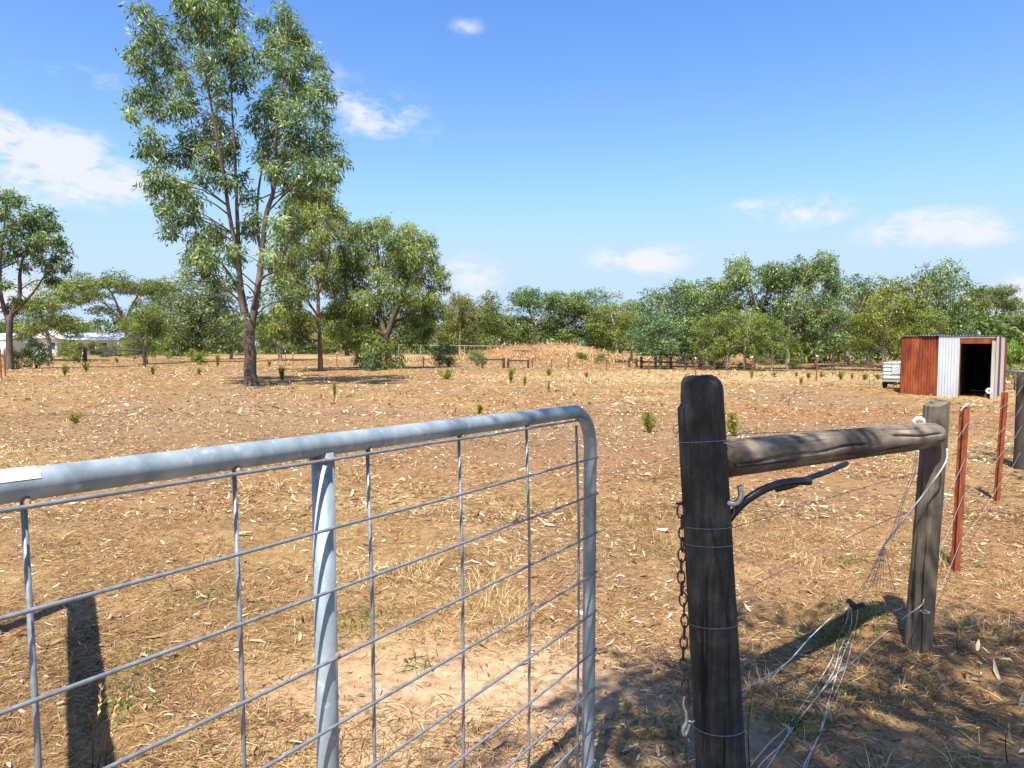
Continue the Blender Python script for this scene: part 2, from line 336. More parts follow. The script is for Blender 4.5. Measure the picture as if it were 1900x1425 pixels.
# ---------------------------------------------------------------- leaves, blades
def unit(a): return a / np.maximum(np.linalg.norm(a, axis=-1, keepdims=True), 1e-9)
def leaf_quads(P, A, Ln, W, rg):
    S = unit(np.cross(A, rg.normal(size=A.shape))); L_ = Ln[:, None]; W_ = W[:, None]
    V = np.stack([P, P + A * L_ * .42 + S * W_ * .5, P + A * L_, P + A * L_ * .42 - S * W_ * .5], 1).reshape(-1, 3)
    return V, np.arange(len(P) * 4).reshape(-1, 4)
def crown(name, clumps, per, ll, lw, seed, spray=11, droop=.8, sig=.55, shell=.45):
    """clumps: rows cx,cy,cz,rx,ry,rz; per = leaves per unit of clump surface; ll,lw leaf length and width"""
    rg = np.random.default_rng(seed); C = np.array(clumps, float); P = []; A = []; TN = []
    for c in C:
        r = c[3:6]; ns = max(3, int(per * (r[0] * r[1] + r[1] * r[2] + r[0] * r[2]) / 3 / spray))
        d = unit(rg.normal(size=(ns, 3))); sc_ = c[:3] + d * r * (rg.random((ns, 1)) ** shell)
        ct = rg.normal(0, .10)
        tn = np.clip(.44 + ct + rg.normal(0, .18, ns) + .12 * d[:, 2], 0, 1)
        sp_ = np.repeat(sc_, spray, 0); dd = np.repeat(d, spray, 0)
        a = unit(dd * .55 + rg.normal(0, .6, sp_.shape) + np.array([0, 0, -droop]))
        P.append(sp_ + rg.normal(0, 1, sp_.shape) * ll * sig * np.array([1, 1, .8])); A.append(a)
        TN.append(np.clip(np.repeat(tn, spray) + rg.normal(0, .16, len(sp_)), 0, 1))
    P = np.concatenate(P); A = np.concatenate(A); TN = np.concatenate(TN)
    V, F = leaf_quads(P, A, ll * rg.uniform(.6, 1.3, len(P)), lw * rg.uniform(.6, 1.3, len(P)), rg)
    return quads(name, V, F, np.repeat(TN, 4))
def trunk_mesh(name, leaders, clumps, limb, seed, n=9):
    """leaders: list of [(point, radius), ...]; each clump gets a thin limb from the nearest leader point below it"""
    rg = random.Random(seed); mb = MB(); nodes = []
    for ld in leaders:
        pts = smoothpath([p for p, r in ld], 4); rr = np.interp(np.linspace(0, 1, len(pts)), np.linspace(0, 1, len(ld)), [r for p, r in ld])
        pts = [p + Vector((rg.uniform(-1, 1), rg.uniform(-1, 1), 0)) * r * .08 for p, r in zip(pts, rr)]
        mb.tube(pts, list(rr), n); nodes += [(p, r) for p, r in zip(pts, rr)]
    z0 = min(p.z for p, r in nodes); z1 = max(p.z for p, r in nodes)
    cand = [q for q in nodes if q[0].z > z0 + .18 * (z1 - z0)] or nodes
    for c in clumps:
        cp = Vector(c[:3])
        best = min(cand, key=lambda q: (q[0] - cp).length + 2.2 * max(0, q[0].z - cp.z + .35 * (Vector((q[0].x, q[0].y)) - Vector((cp.x, cp.y))).length))
        p, r = best; r = min(r * .5, limb); mid = p.lerp(cp, .5) + Vector((rg.uniform(-.1, .1), rg.uniform(-.1, .1), .10)) * (cp - p).length
        mb.tube(smoothpath([p, mid, cp], 3), np.linspace(r, r * .3, 7), 5, False)
        for _ in range(2):
            e = cp + Vector((rg.uniform(-1, 1) * c[3], rg.uniform(-1, 1) * c[4], rg.uniform(-.3, .9) * c[5])) * .8
            mb.tube([mid.lerp(cp, .6), mid.lerp(e, .7) + Vector((0, 0, .03)), e], [r * .45, r * .32, r * .18], 4, False)
    return mb.mesh(name, True)
def make_tree(name, base, leaders, clumps, label, cat='tree', group=None, per=900, ll=.3, lw=.07, seed=1, leaf='leaf', bark='bark_dark', tint=(1, 1, 1), limb=.06, **kw):
    root = empty(name, base); tag(root, label, cat, group); b = Vector(base)
    lead = [[(Vector(p) - b, r) for p, r in ld] for ld in leaders]; cl = [(c[0] - b.x, c[1] - b.y, c[2] - b.z, *c[3:]) for c in clumps]
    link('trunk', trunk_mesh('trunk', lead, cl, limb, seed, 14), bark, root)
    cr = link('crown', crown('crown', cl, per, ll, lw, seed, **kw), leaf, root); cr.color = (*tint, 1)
    return root
def px_clumps(lst, D, spread, seed, dz=1.0, dr=1.15):
    rg = random.Random(seed); out = []
    for (px, py, r) in lst:
        dy = rg.uniform(-spread, spread); p = at(px, py, D + dy); rr = r * D / FPX
        out.append((p.x, p.y, p.z, rr, rr * dr, rr * dz))
    return out
def px_leader(pts, D, dys=None):
    out = []
    for i, (px, py, r) in enumerate(pts):
        p = at(px, py, D + (dys[i] if dys else 0)); out.append((p, r * D / FPX * (1 if i == 0 else .86)))
    return out
def crop(lst, ox, oy, s): return [(ox + x / s, oy + y / s, r / s) for x, y, r in lst]

# --- the tall gum on the left
def tall_gum():
    gp = ground(467, 716); D = gp.y
    lst = crop([(170,40,50),(230,120,70),(180,220,60),(130,290,50),(280,220,80),(430,60,70),(520,40,80),(620,30,80),(680,80,60),(560,150,90),(440,180,90),(650,180,80),(340,320,90),(200,340,80),(140,500,60),(130,590,50),(250,470,80),(250,580,70),(400,440,80),(520,330,90),(640,300,90),(720,250,70),(770,370,60),(560,430,70),(700,430,70),(350,560,80),(440,560,60),(620,540,50),(560,660,80),(460,740,90),(620,740,80),(400,830,80),(530,830,80),(640,820,60),(240,730,70),(190,800,50),(280,830,70),(270,930,60),(230,1000,50),(350,980,80),(280,1080,60),(430,1040,80),(360,1140,80),(330,1230,50),(450,1140,60),(520,940,60),(620,960,60),(700,950,50),(740,1040,50),
        (830,130,60),(930,70,60),(960,150,90),(900,230,80),(1020,210,70),(1060,300,80),(940,340,90),(840,300,60),(1120,350,50),(1000,430,90),(1130,450,70),(1170,500,40),(1060,540,80),(900,500,80),(1140,600,50),(830,560,80),(960,600,80),(780,640,60),(850,700,80),(1000,700,90),(1130,680,60),(1190,760,50),(1220,850,50),(1100,790,80),(960,800,90),(840,810,80),(1150,900,70),(1190,950,40),(1050,900,90),(930,920,80),(860,900,60),(1000,1010,80),(1100,1000,70),(760,1140,50),(560,1260,70),(480,1330,60),(640,1330,60),(740,1220,50),(540,1380,60),(900,1200,60),(960,1130,60),(520,-30,70),(640,-40,60),(400,-10,50)], 200, 0, 2.85)
    lst += [(350, 505, 16), (372, 470, 24), (400, 520, 18), (440, 470, 22), (500, 480, 22), (530, 520, 16), (410, 575, 16), (480, 560, 14), (345, 520, 8), (520, 450, 22), (545, 430, 20), (470, 420, 16), (400, 430, 20), (385, 500, 18), (365, 440, 20), (430, 520, 14), (510, 540, 16), (540, 560, 18), (350, 480, 16), (490, 590, 12), (430, 590, 12), (560, 470, 18)]
    cl = px_clumps([(x, y, r * .79) for x, y, r in lst], D, 2.6, 3)
    lead = [px_leader([(467, 722, 17), (465, 700, 13.5), (464, 660, 12), (462, 620, 10.5), (463, 600, 8), (463, 588, 3)], D),
            px_leader([(463, 650, 7.5), (460, 606, 7.5), (448, 560, 6), (441, 480, 5), (426, 400, 4), (416, 330, 3.4), (400, 240, 2.6), (380, 130, 1.6), (368, 60, .8)], D, [0, 0, -.1, -.3, -.6, -.8, -1, -1, -1]),
            px_leader([(455, 580, 6), (446, 520, 5), (442, 440, 4.4), (439, 370, 3.6), (436, 290, 3), (430, 190, 2), (428, 80, 1), (428, 10, .6)], D, [0, .2, .5, .7, .8, .9, .9, .9]),
            px_leader([(464, 655, 8), (466, 604, 8.4), (476, 550, 7), (486, 470, 5.6), (495, 395, 5), (509, 345, 4), (514, 230, 2.6), (530, 110, 1.4), (530, 30, .7)], D, [0, 0, .1, .2, .2, .2, 0, 0, 0]),
            px_leader([(486, 470, 4), (478, 425, 3), (480, 350, 2.4), (500, 250, 1.4)], D, [.2, .8, 1.2, 1.6]),
            px_leader([(470, 575, 4), (484, 520, 3), (520, 500, 1.6)], D, [0, -.6, -1.2]),
            px_leader([(447, 545, 3.4), (420, 500, 2.4), (385, 460, 1.2)], D, [0, -.6, -1.0])]
    make_tree('gum_tree', gp, lead, cl, 'tallest gum tree in the paddock, forked trunk and feathery blue-green crown', per=2300, ll=.235, lw=.056, seed=11, leaf='leaf_blue', bark='bark_dark', tint=(1.1, 1.16, .9), limb=.038, droop=.8, shell=.34)
tall_gum()
def slim_gum():
    gp = ground(595, 688); D = gp.y
    lst = crop([(620,80,80),(720,60,90),(820,80,80),(880,160,60),(930,170,40),(600,330,60),(780,330,70),(720,400,60),(800,450,60),(640,420,60),(700,520,50),(780,560,60),(640,180,80),(760,170,80),(850,280,80),(700,260,60),(560,260,50),(500,520,60),(560,470,70),(620,560,70),(540,600,60),(480,620,40),(660,640,60),(700,700,50),(560,690,60),(620,740,60),(560,800,70),(470,810,50),(600,860,60),(660,900,70),(560,960,60),(480,960,60),(640,1000,60),(430,900,50),(820,20,50)], 380, 350, 3.654)
    cl = px_clumps(lst, D, 2.6, 5)
    lead = [px_leader([(595, 692, 5.8), (594, 650, 4.6), (591, 590, 4), (590, 545, 3.5), (584, 500, 3), (577, 455, 2.3), (590, 380, 1.2)], D),
            px_leader([(590, 545, 3), (610, 480, 2), (612, 410, 1.2)], D, [0, .5, .8]), px_leader([(592, 590, 2.5), (560, 540, 1.6), (535, 490, 1)], D, [0, -.6, -1])]
    make_tree('gum_tree', gp, lead, cl, 'slender gum with bare reddish trunk between tall gum and weeping gum', per=1800, ll=.26, lw=.06, seed=12, leaf='leaf', bark='bark_red', tint=(1.25, 1.2, .85), limb=.035, droop=.9, shell=.36)
slim_gum()
def weeping_gum():
    gp = ground(722, 683); D = gp.y
    lst = crop([(980,300,70),(1060,290,70),(1150,260,60),(1220,240,50),(1250,330,70),(1380,270,50),(1410,340,80),(1500,360,70),(1330,400,80),(1100,380,80),(980,420,90),(900,450,70),(870,540,80),(980,540,90),(1090,500,80),(1250,480,80),(1400,470,90),(1520,460,60),(1560,540,60),(1610,580,40),(1620,660,40),(1550,660,50),(1450,600,80),(1330,570,80),(1180,600,60),(1060,640,80),(930,660,90),(840,660,60),(1280,680,80),(1420,720,80),(1500,760,60),(1570,740,40),(1340,790,80),(1180,760,80),(1050,780,90),(930,800,90),(860,850,70),(1440,850,80),(1540,830,70),(1480,940,70),(1380,900,80),(1250,880,70),(1120,880,80),(1000,900,90),(900,950,70),(1400,1010,60),(1480,1020,50),(1100,1000,80),(1000,1020,60),(1130,1080,60),(1150,1160,60),(1060,1160,50),(1210,1190,40),(1310,1150,40),(1320,1190,30),(1230,1080,40),(930,230,40)], 380, 350, 3.654)
    cl = px_clumps(lst, D, 3.4, 6)
    lead = [px_leader([(722, 688, 9), (720, 660, 7), (717, 630, 6.5), (727, 597, 6), (745, 555, 4.5), (762, 500, 3), (765, 440, 1.4)], D, [0, 0, 0, 0, -.4, -.6, -.6]),
            px_leader([(717, 630, 5), (704, 575, 4), (702, 500, 3), (700, 440, 1.4)], D, [0, .4, .8, 1]), px_leader([(718, 625, 4), (660, 585, 3), (640, 530, 2.2), (650, 470, 1.2)], D, [0, -.8, -1.2, -1.4]),
            px_leader([(725, 600, 3), (765, 580, 2.2), (800, 540, 1.2)], D, [0, .6, 1])]
    make_tree('gum_tree', gp, lead, cl, 'broad weeping gum whose foliage hangs nearly to the ground right of slender gum', per=1700, ll=.27, lw=.06, seed=13, leaf='leaf', bark='bark_dark', tint=(1.2, 1.2, .9), limb=.04, droop=1.0, shell=.34)
weeping_gum()
def left_gum():
    gp = ground(18, 686); D = gp.y
    lst = crop([(50,100,70),(120,110,40),(30,200,60),(200,220,70),(300,200,60),(250,300,80),(120,300,70),(350,280,50),(370,380,50),(430,450,40),(300,390,70),(200,420,70),(100,430,60),(40,500,60),(420,550,40),(460,560,25),(380,500,50),(260,500,60),(320,560,50),(160,560,40),(340,640,50),(30,680,40),(60,820,50),(110,760,30),(30,360,60),(-60,180,80),(-120,300,90),(-80,420,80),(-160,480,80),(-60,600,70)], 0, 340, 3.5625)
    cl = px_clumps([(x, y, r * .8) for x, y, r in lst], D, 2.2, 7)
    lead = [px_leader([(17, 690, 9), (17, 650, 6.5), (18, 600, 6), (22, 585, 5.4), (36, 550, 4.4), (38, 500, 3), (55, 440, 1.6), (80, 400, .8)], D, [0, 0, 0, 0, -.2, -.4, -.6, -.6]),
            px_leader([(18, 598, 5), (4, 560, 4), (0, 500, 3), (8, 420, 1.4), (10, 370, .8)], D, [0, .3, .5, .6, .6]), px_leader([(22, 585, 3), (60, 545, 2.2), (90, 500, 1)], D, [0, -.8, -1])]
    make_tree('gum_tree', gp, lead, cl, 'open-crowned gum tree cut off by the left edge of the photo', per=1700, ll=.28, lw=.08, seed=14, leaf='leaf_blue', bark='bark_dark', tint=(.9, .98, .9), limb=.045, droop=.5)
left_gum()

# --- prototype crowns (unit height) for the trees further off
def proto(kind, seed):
    rg = random.Random(seed); cl = []; lead = []
    if kind == 'gum':
        zs = .36; forks = [(rg.uniform(-.13, .13), rg.uniform(-.1, .1)) for _ in range(3)]
        lead.append([(Vector((0, 0, -.03)), .024), (Vector((rg.uniform(-.02, .02), 0, .2)), .018), (Vector((rg.uniform(-.03, .03), 0, zs)), .016)])
        for fx, fy in forks: lead.append([(lead[0][-1][0], .012), (Vector((fx * .6, fy * .6, .6)), .008), (Vector((fx * 1.2, fy * 1.2, .88)), .003)])
        for _ in range(30):
            z = rg.uniform(.30, .92); w = .29 * math.sin(math.pi * min(1, max(0, z - .08) / .93)) ** .6 + .03; a = rg.uniform(0, 6.28); q = math.sqrt(rg.random())
            r = rg.uniform(.075, .13); cl.append((w * q * math.cos(a), w * q * math.sin(a), z, r, r, r * .85))
    elif kind == 'tallgum':
        lead.append([(Vector((0, 0, -.03)), .022), (Vector((.01, 0, .3)), .016), (Vector((-.02, 0, .5)), .013)])
        for k in range(4):
            a = k * 1.6 + rg.random(); e = Vector((.2 * math.cos(a), .2 * math.sin(a), rg.uniform(.78, .93)))
            lead.append([(Vector((.005, 0, .36 + .04 * k)), .011), (e * .6 + Vector((0, 0, .2)), .008), (e, .003)])
            for _ in range(9):
                r = rg.uniform(.06, .10); cl.append((e.x + rg.uniform(-.11, .11), e.y + rg.uniform(-.11, .11), e.z + rg.uniform(-.16, .05), r, r, r * .8))
        for _ in range(20):
            r = rg.uniform(.06, .10); cl.append((rg.uniform(-.26, .26), rg.uniform(-.26, .26), rg.uniform(.32, .66), r, r, r))
    elif kind == 'round':
        lead.append([(Vector((0, 0, -.03)), .03), (Vector((.02, 0, .25)), .022), (Vector((-.03, 0, .6)), .012)]); lead.append([(Vector((.02, 0, .22)), .016), (Vector((.14, .05, .5)), .008)])
        for _ in range(48):
            a = rg.uniform(0, 6.28); z = rg.uniform(.2, .92); w = .36 * math.sqrt(max(.02, 1 - ((z - .5) / .48) ** 2)); q = math.sqrt(rg.random())
            r = rg.uniform(.08, .13); cl.append((w * q * math.cos(a), w * q * math.sin(a), z, r, r, r * .9))
    elif kind == 'umbrella':
        lead.append([(Vector((0, 0, -.03)), .028), (Vector((.03, 0, .3)), .02), (Vector((.0, 0, .45)), .018)])
        for k in range(6):
            a = k * 1.05 + rg.random() * .5; rr = rg.uniform(.22, .46); e = Vector((rr * math.cos(a), rr * math.sin(a), rg.uniform(.68, .9)))
            lead.append([(Vector((.0, 0, .40)), .012), (e * .55 + Vector((0, 0, .28)), .008), (e, .003)])
            for _ in range(6):
                r = rg.uniform(.08, .12); cl.append((e.x + rg.uniform(-.12, .12), e.y + rg.uniform(-.12, .12), e.z + rg.uniform(-.04, .06), r * 1.2, r * 1.2, r * .5))
        for _ in range(9): cl.append((rg.uniform(-.26, .26), rg.uniform(-.26, .26), rg.uniform(.82, .96), .11, .11, .05))
        for _ in range(14): a = rg.uniform(0, 6.28); q = rg.uniform(.15, .42); cl.append((q * math.cos(a), q * math.sin(a), rg.uniform(.52, .84), .09, .09, .055))
    elif kind == 'bush':
        for k in range(4): lead.append([(Vector((rg.uniform(-.05, .05), 0, -.03)), .02), (Vector((rg.uniform(-.25, .25), rg.uniform(-.2, .2), .5)), .007)])
        for _ in range(26):
            a = rg.uniform(0, 6.28); z = rg.uniform(.12, .86); w = .5 * math.sqrt(max(.05, 1 - ((z - .3) / .66) ** 2)); q = math.sqrt(rg.random())
            r = rg.uniform(.09, .15); cl.append((w * q * math.cos(a), w * q * math.sin(a), z, r, r, r * .9))
    per = {'gum': 34000, 'tallgum': 36000, 'round': 26000, 'umbrella': 40000, 'bush': 11000}[kind]; ll = {'gum': .028, 'tallgum': .027, 'round': .030, 'umbrella': .025, 'bush': .06}[kind]
    return trunk_mesh('trunk', lead, cl, .006, seed, 7), crown('crown', cl, per, ll, ll * .36, seed, spray=9, droop=.6, shell=.28)
PW = {'gum': .66, 'tallgum': .66, 'round': .80, 'umbrella': .95, 'bush': 1.1}
PROTO = {k: [proto(k, 100 + 10 * i + len(k)) for i in range(n)] for k, n in (('gum', 4), ('tallgum', 2), ('round', 3), ('umbrella', 2), ('bush', 3))}
def far_tree(name, px, D, top, wpx, kind, tint, label, cat='tree', group=None, leaf='leaf', bark='bark_pale', var=0, rz=0, sink=0):
    p = at(px, 660, D); z = T(p.x, D) - sink; H = (at(px, top, D).z - z) * (1.06 if kind != 'bush' else 1.0); W = wpx * D / FPX
    tm, cm = PROTO[kind][var % len(PROTO[kind])]
    root = empty(name, (p.x, D, z), rz); tag(root, label, cat, group)
    sx = W / PW[kind] * (1.3 if kind != 'bush' else 1.0); root.scale = (sx, sx, H)
    t = link('trunk', tm, bark, root); c = link('crown', cm, leaf, root); c.color = (*tint, 1)
    for o, mm in ((t, bark), (c, leaf)):
        o.material_slots[0].link = 'OBJECT'; o.material_slots[0].material = MT[mm]
    return root
OL, GR, BL, YE, DK, BR = (1.2, 1.18, .8), (1.12, 1.15, .85), (1.02, 1.12, .9), (1.28, 1.14, .62), (.82, .9, .72), (1.35, 1.0, .78)
GT = 'gum trees of the far treeline'
rows = [
 # left side
 (92, 70, 520, 92, 'gum', OL, 'olive slender tree with thin pale trunk left of the white house', 'leaf', 'bark_pale', 0),
 (232, 105, 516, 150, 'umbrella', (.92, .92, .72), 'flat-topped umbrella-shaped tree behind the white house', 'leaf', 'bark_pale', 0),
 (272, 56, 566, 66, 'round', (1.15, 1.18, .8), 'small leafy green tree beside dark post-and-rail frame', 'leaf', 'bark_pale', 1),
 (372, 62, 520, 125, 'round', (1.12, 1.02, .85), 'grey-green rounded tree just left of the tall gum trunk', 'leaf_blue', 'bark_dark', 2),
 (330, 100, 545, 70, 'gum', DK, 'dark tree behind the bright green bush', 'leaf_blue', 'bark_pale', 2),
 (428, 75, 585, 70, 'gum', GR, 'short gum half hidden behind the tall gum trunk', 'leaf', 'bark_pale', 1),
 (520, 70, 575, 90, 'gum', GR, 'young gum with green crown right of the tall gum trunk', 'leaf', 'bark_pale', 3),
 (645, 80, 560, 90, 'round', OL, 'round gum behind slender gum and weeping gum', 'leaf', 'bark_dark', 1),
 # centre
 (812, 85, 560, 60, 'gum', OL, 'olive gum emerging from behind the weeping gum', 'leaf', 'bark_pale', 2),
 (853, 82, 545, 40, 'gum', BR, 'narrow gum with a brownish top in the centre treeline', 'leaf', 'bark_pale', 3),
 (888, 84, 545, 80, 'round', GR, 'bushy green gum with knobbed top left of the red dirt mound', 'leaf', 'bark_pale', 0),
 (930, 88, 566, 84, 'gum', GR, 'short gum filling the dip left of the red dirt mound', 'leaf', 'bark_pale', 0),
 (992, 86, 539, 85, 'tallgum', BL, 'gum with separate puffs of foliage above the red dirt mound', 'leaf_blue', 'bark_pale', 0),
 (1045, 88, 542, 90, 'gum', GR, 'upright gum with one pale trunk behind the red dirt mound', 'leaf_blue', 'bark_pale', 1),
 (1095, 86, 544, 120, 'round', GR, 'broad domed gum behind the top of the red dirt mound', 'leaf_blue', 'bark_dark', 2),
 (1145, 80, 558, 84, 'gum', OL, 'gum at the right shoulder of the red dirt mound', 'leaf', 'bark_pale', 3),
 (1172, 60, 580, 62, 'gum', YE, 'small yellowish gum between mound and right treeline', 'leaf', 'bark_pale', 2),
 (1196, 95, 574, 50, 'round', GR, 'low distant gum at the notch in the treeline', 'leaf_blue', 'bark_dark', 1),
 # right
 (1240, 48, 528, 110, 'round', BL, 'bluish dense gum starting the right treeline', 'leaf_blue', 'bark_pale', 0),
 (1225, 44, 585, 80, 'gum', (.9, 1.1, 1.0), 'low bluish gum with white stems above the dark yard rails', 'leaf_blue', 'bark_pale', 1),
 (1300, 50, 524, 105, 'gum', GR, 'green gum directly above the near gate post', 'leaf', 'bark_pale', 2),
 (1350, 46, 520, 96, 'gum', OL, 'yellow-green gum right of the near gate post', 'leaf', 'bark_pale', 0),
 (1325, 43, 590, 70, 'round', OL, 'short olive gum in front of the right treeline', 'leaf', 'bark_pale', 2),
 (1403, 45, 486, 92, 'tallgum', GR, 'high-topped gum, left one of the tallest pair in right treeline', 'leaf_blue', 'bark_pale', 1),
 (1462, 44, 486, 100, 'tallgum', GR, 'tall gum with pale forking trunks, right one of the tallest pair', 'leaf_blue', 'bark_pale', 0),
 (1514, 47, 491, 62, 'tallgum', BL, 'airy gum with sky showing through its top beside the tallest pair', 'leaf_blue', 'bark_pale', 1),
 (1382, 42, 575, 72, 'gum', OL, 'young olive gum under the tallest pair', 'leaf', 'bark_pale', 3),
 (1432, 41, 600, 56, 'round', GR, 'short bushy sapling gum under the tallest pair', 'leaf', 'bark_pale', 0),
 (1545, 43, 560, 74, 'gum', GR, 'mid-height green gum with white trunk left of the olive gum', 'leaf_blue', 'bark_pale', 1),
 (1572, 50, 518, 105, 'gum', GR, 'rounded green gum behind the mid-height white-trunked gum', 'leaf_blue', 'bark_pale', 2),
 (1610, 54, 534, 62, 'round', BL, 'bluish gum in the dip left of the olive-yellow gum', 'leaf_blue', 'bark_pale', 1),
 (1640, 41, 548, 88, 'gum', YE, 'olive-yellow gum with pale leaning trunk left of the iron shed', 'leaf', 'bark_pale', 0),
 (1672, 45, 517, 90, 'gum', YE, 'tallest olive-yellow gum above the left end of the iron shed', 'leaf', 'bark_pale', 3),
 (1738, 46, 490, 105, 'round', GR, 'large dense blue-green gum towering over the iron shed', 'leaf_blue', 'bark_dark', 0),
 (1715, 40, 575, 70, 'round', OL, 'low olive gum showing just above the shed roof', 'leaf', 'bark_dark', 1),
 (1778, 48, 562, 50, 'round', BL, 'shorter blue-green gum at right foot of the large dense gum', 'leaf_blue', 'bark_dark', 2),
 (1838, 70, 537, 85, 'umbrella', (1.15, 1.02, .7), 'thin-crowned umbrella gum right of the shed with sky through it', 'leaf', 'bark_pale', 1),
 (1800, 62, 592, 80, 'round', DK, 'dark low tree over the right end of the shed roof', 'leaf', 'bark_dark', 0),
 (1885, 64, 578, 70, 'round', OL, 'low green tree at the right edge above the leafy bush', 'leaf', 'bark_dark', 1),
]
for i, (px, D, top, w, kind, tint, lab, leaf, bark, var) in enumerate(rows):
    far_tree('umbrella_tree' if kind == 'umbrella' else 'gum_tree', px, D, top, w, kind, tint, lab, group=GT, leaf=leaf, bark=bark, var=var, rz=i * 1.37)
bushes = [
 (312, 80, 606, 56, (1.5, 1.6, .6), 'bright green rounded bush left of the tall gum', 'leaf'), (146, 62, 630, 48, (1.25, 1.2, .55), 'dark rounded shrub left of the post-and-rail frame', 'leaf'),
 (68, 46, 620, 56, (.9, 1.05, .9), 'leafy blue-green bush at the foot of the left-edge gum', 'leaf_blue'), (32, 45, 640, 50, (.75, .85, .7), 'dark low bush wrapped round the left-edge gum trunk', 'leaf_blue'),
 (832, 50, 634, 66, (1.2, 1.1, .9), 'loose grey-green shrub right of the weeping gum', 'leaf_blue'), (885, 52, 646, 46, (1.15, 1.1, .8), 'smaller loose shrub touching the grey-green one', 'leaf_blue'),
 (366, 55, 645, 40, (1.6, 1.6, .6), 'yellow-green leafy bush left of tall gum trunk', 'leaf'), (690, 41, 648, 40, (.8, .95, .8), 'dark bush at the foot of the weeping gum', 'leaf_blue'),
 (1330, 44, 668, 40, (1, 1.05, .8), 'low bush under the right treeline beside near gate post', 'leaf_blue'), (1382, 43, 672, 30, (.9, 1, .8), 'small dark bush under the young olive gum', 'leaf_blue'),
 (1888, 24.5, 625, 62, (1.35, 1.6, .8), 'bright leafy bush right of the shed at the photo edge', 'leaf'), (232, 95, 641, 30, (2.4, 2.3, 2.0), 'pale flowering bush below the white house verandah', 'leaf'),
 (192, 90, 634, 72, (.8, .86, .6), 'dark low hedge under the white house verandah', 'leaf'), (128, 88, 628, 40, (.9, .95, .6), 'dark shrub before the white house gable', 'leaf'),
 (1078, 62, 652, 30, (1.2, 1.1, .7), 'low green scrub on top of the red dirt mound', 'leaf'), (968, 64, 650, 34, (1.2, 1.1, .75), 'low scrub on the left shoulder of the red dirt mound', 'leaf'),
 (1120, 60, 655, 36, (1.1, 1.05, .8), 'sprawling shrub on the right slope of the mound', 'leaf'), (1470, 44, 660, 34, (1.1, 1.05, .8), 'low shrub between pale trunks of the tallest pair', 'leaf'), (1660, 38, 668, 26, (.9, 1, .7), 'small shrub behind the white tank trailer', 'leaf_blue'),
]
for i, (px, D, top, w, tint, lab, leaf) in enumerate(bushes):
    far_tree('bush', px, D, top, w, 'bush', tint, lab, 'bush', 'bushes in the paddock', leaf, 'bark_dark', i, i * 2.1)
# far woodland seen only as one mass between and behind the single trees
def woodland():
    rg = np.random.default_rng(77); cl = []
    for _ in range(760):
        az = rg.uniform(-.62, .62) * 1.6; D = rg.uniform(105, 150); x = math.tan(az) * D if abs(az) < .9 else az * D * 1.4
        h = rg.uniform(.5, 4.6) + 2.4 * float(vn(x, 0, 11, 4)); cl.append((x, D, h, rg.uniform(1.0, 2.1), 1.5, rg.uniform(.7, 1.3)))
    for _ in range(420):                     # undergrowth closing the horizon
        x = rg.uniform(-150, 150); cl.append((x, rg.uniform(112, 140), rg.uniform(.2, 1.6), rg.uniform(1.2, 2.4), 1.5, rg.uniform(.5, 1.0)))
    for _ in range(240):                     # second, nearer rank behind the right treeline
        x = rg.uniform(14, 62); D = rg.uniform(56, 72); cl.append((x, D, rg.uniform(.5, 4.2), rg.uniform(.7, 1.3), 1.0, rg.uniform(.6, 1.0)))
    cr = link('woodland', crown('woodland', cl, 110, .55, .24, 5, spray=8, droop=.5), 'leaf'); cr.color = (.9, .95, .8, 1)
    tag(cr, 'far dark green woodland running along behind the whole treeline', 'woodland', kind='stuff')
woodland()

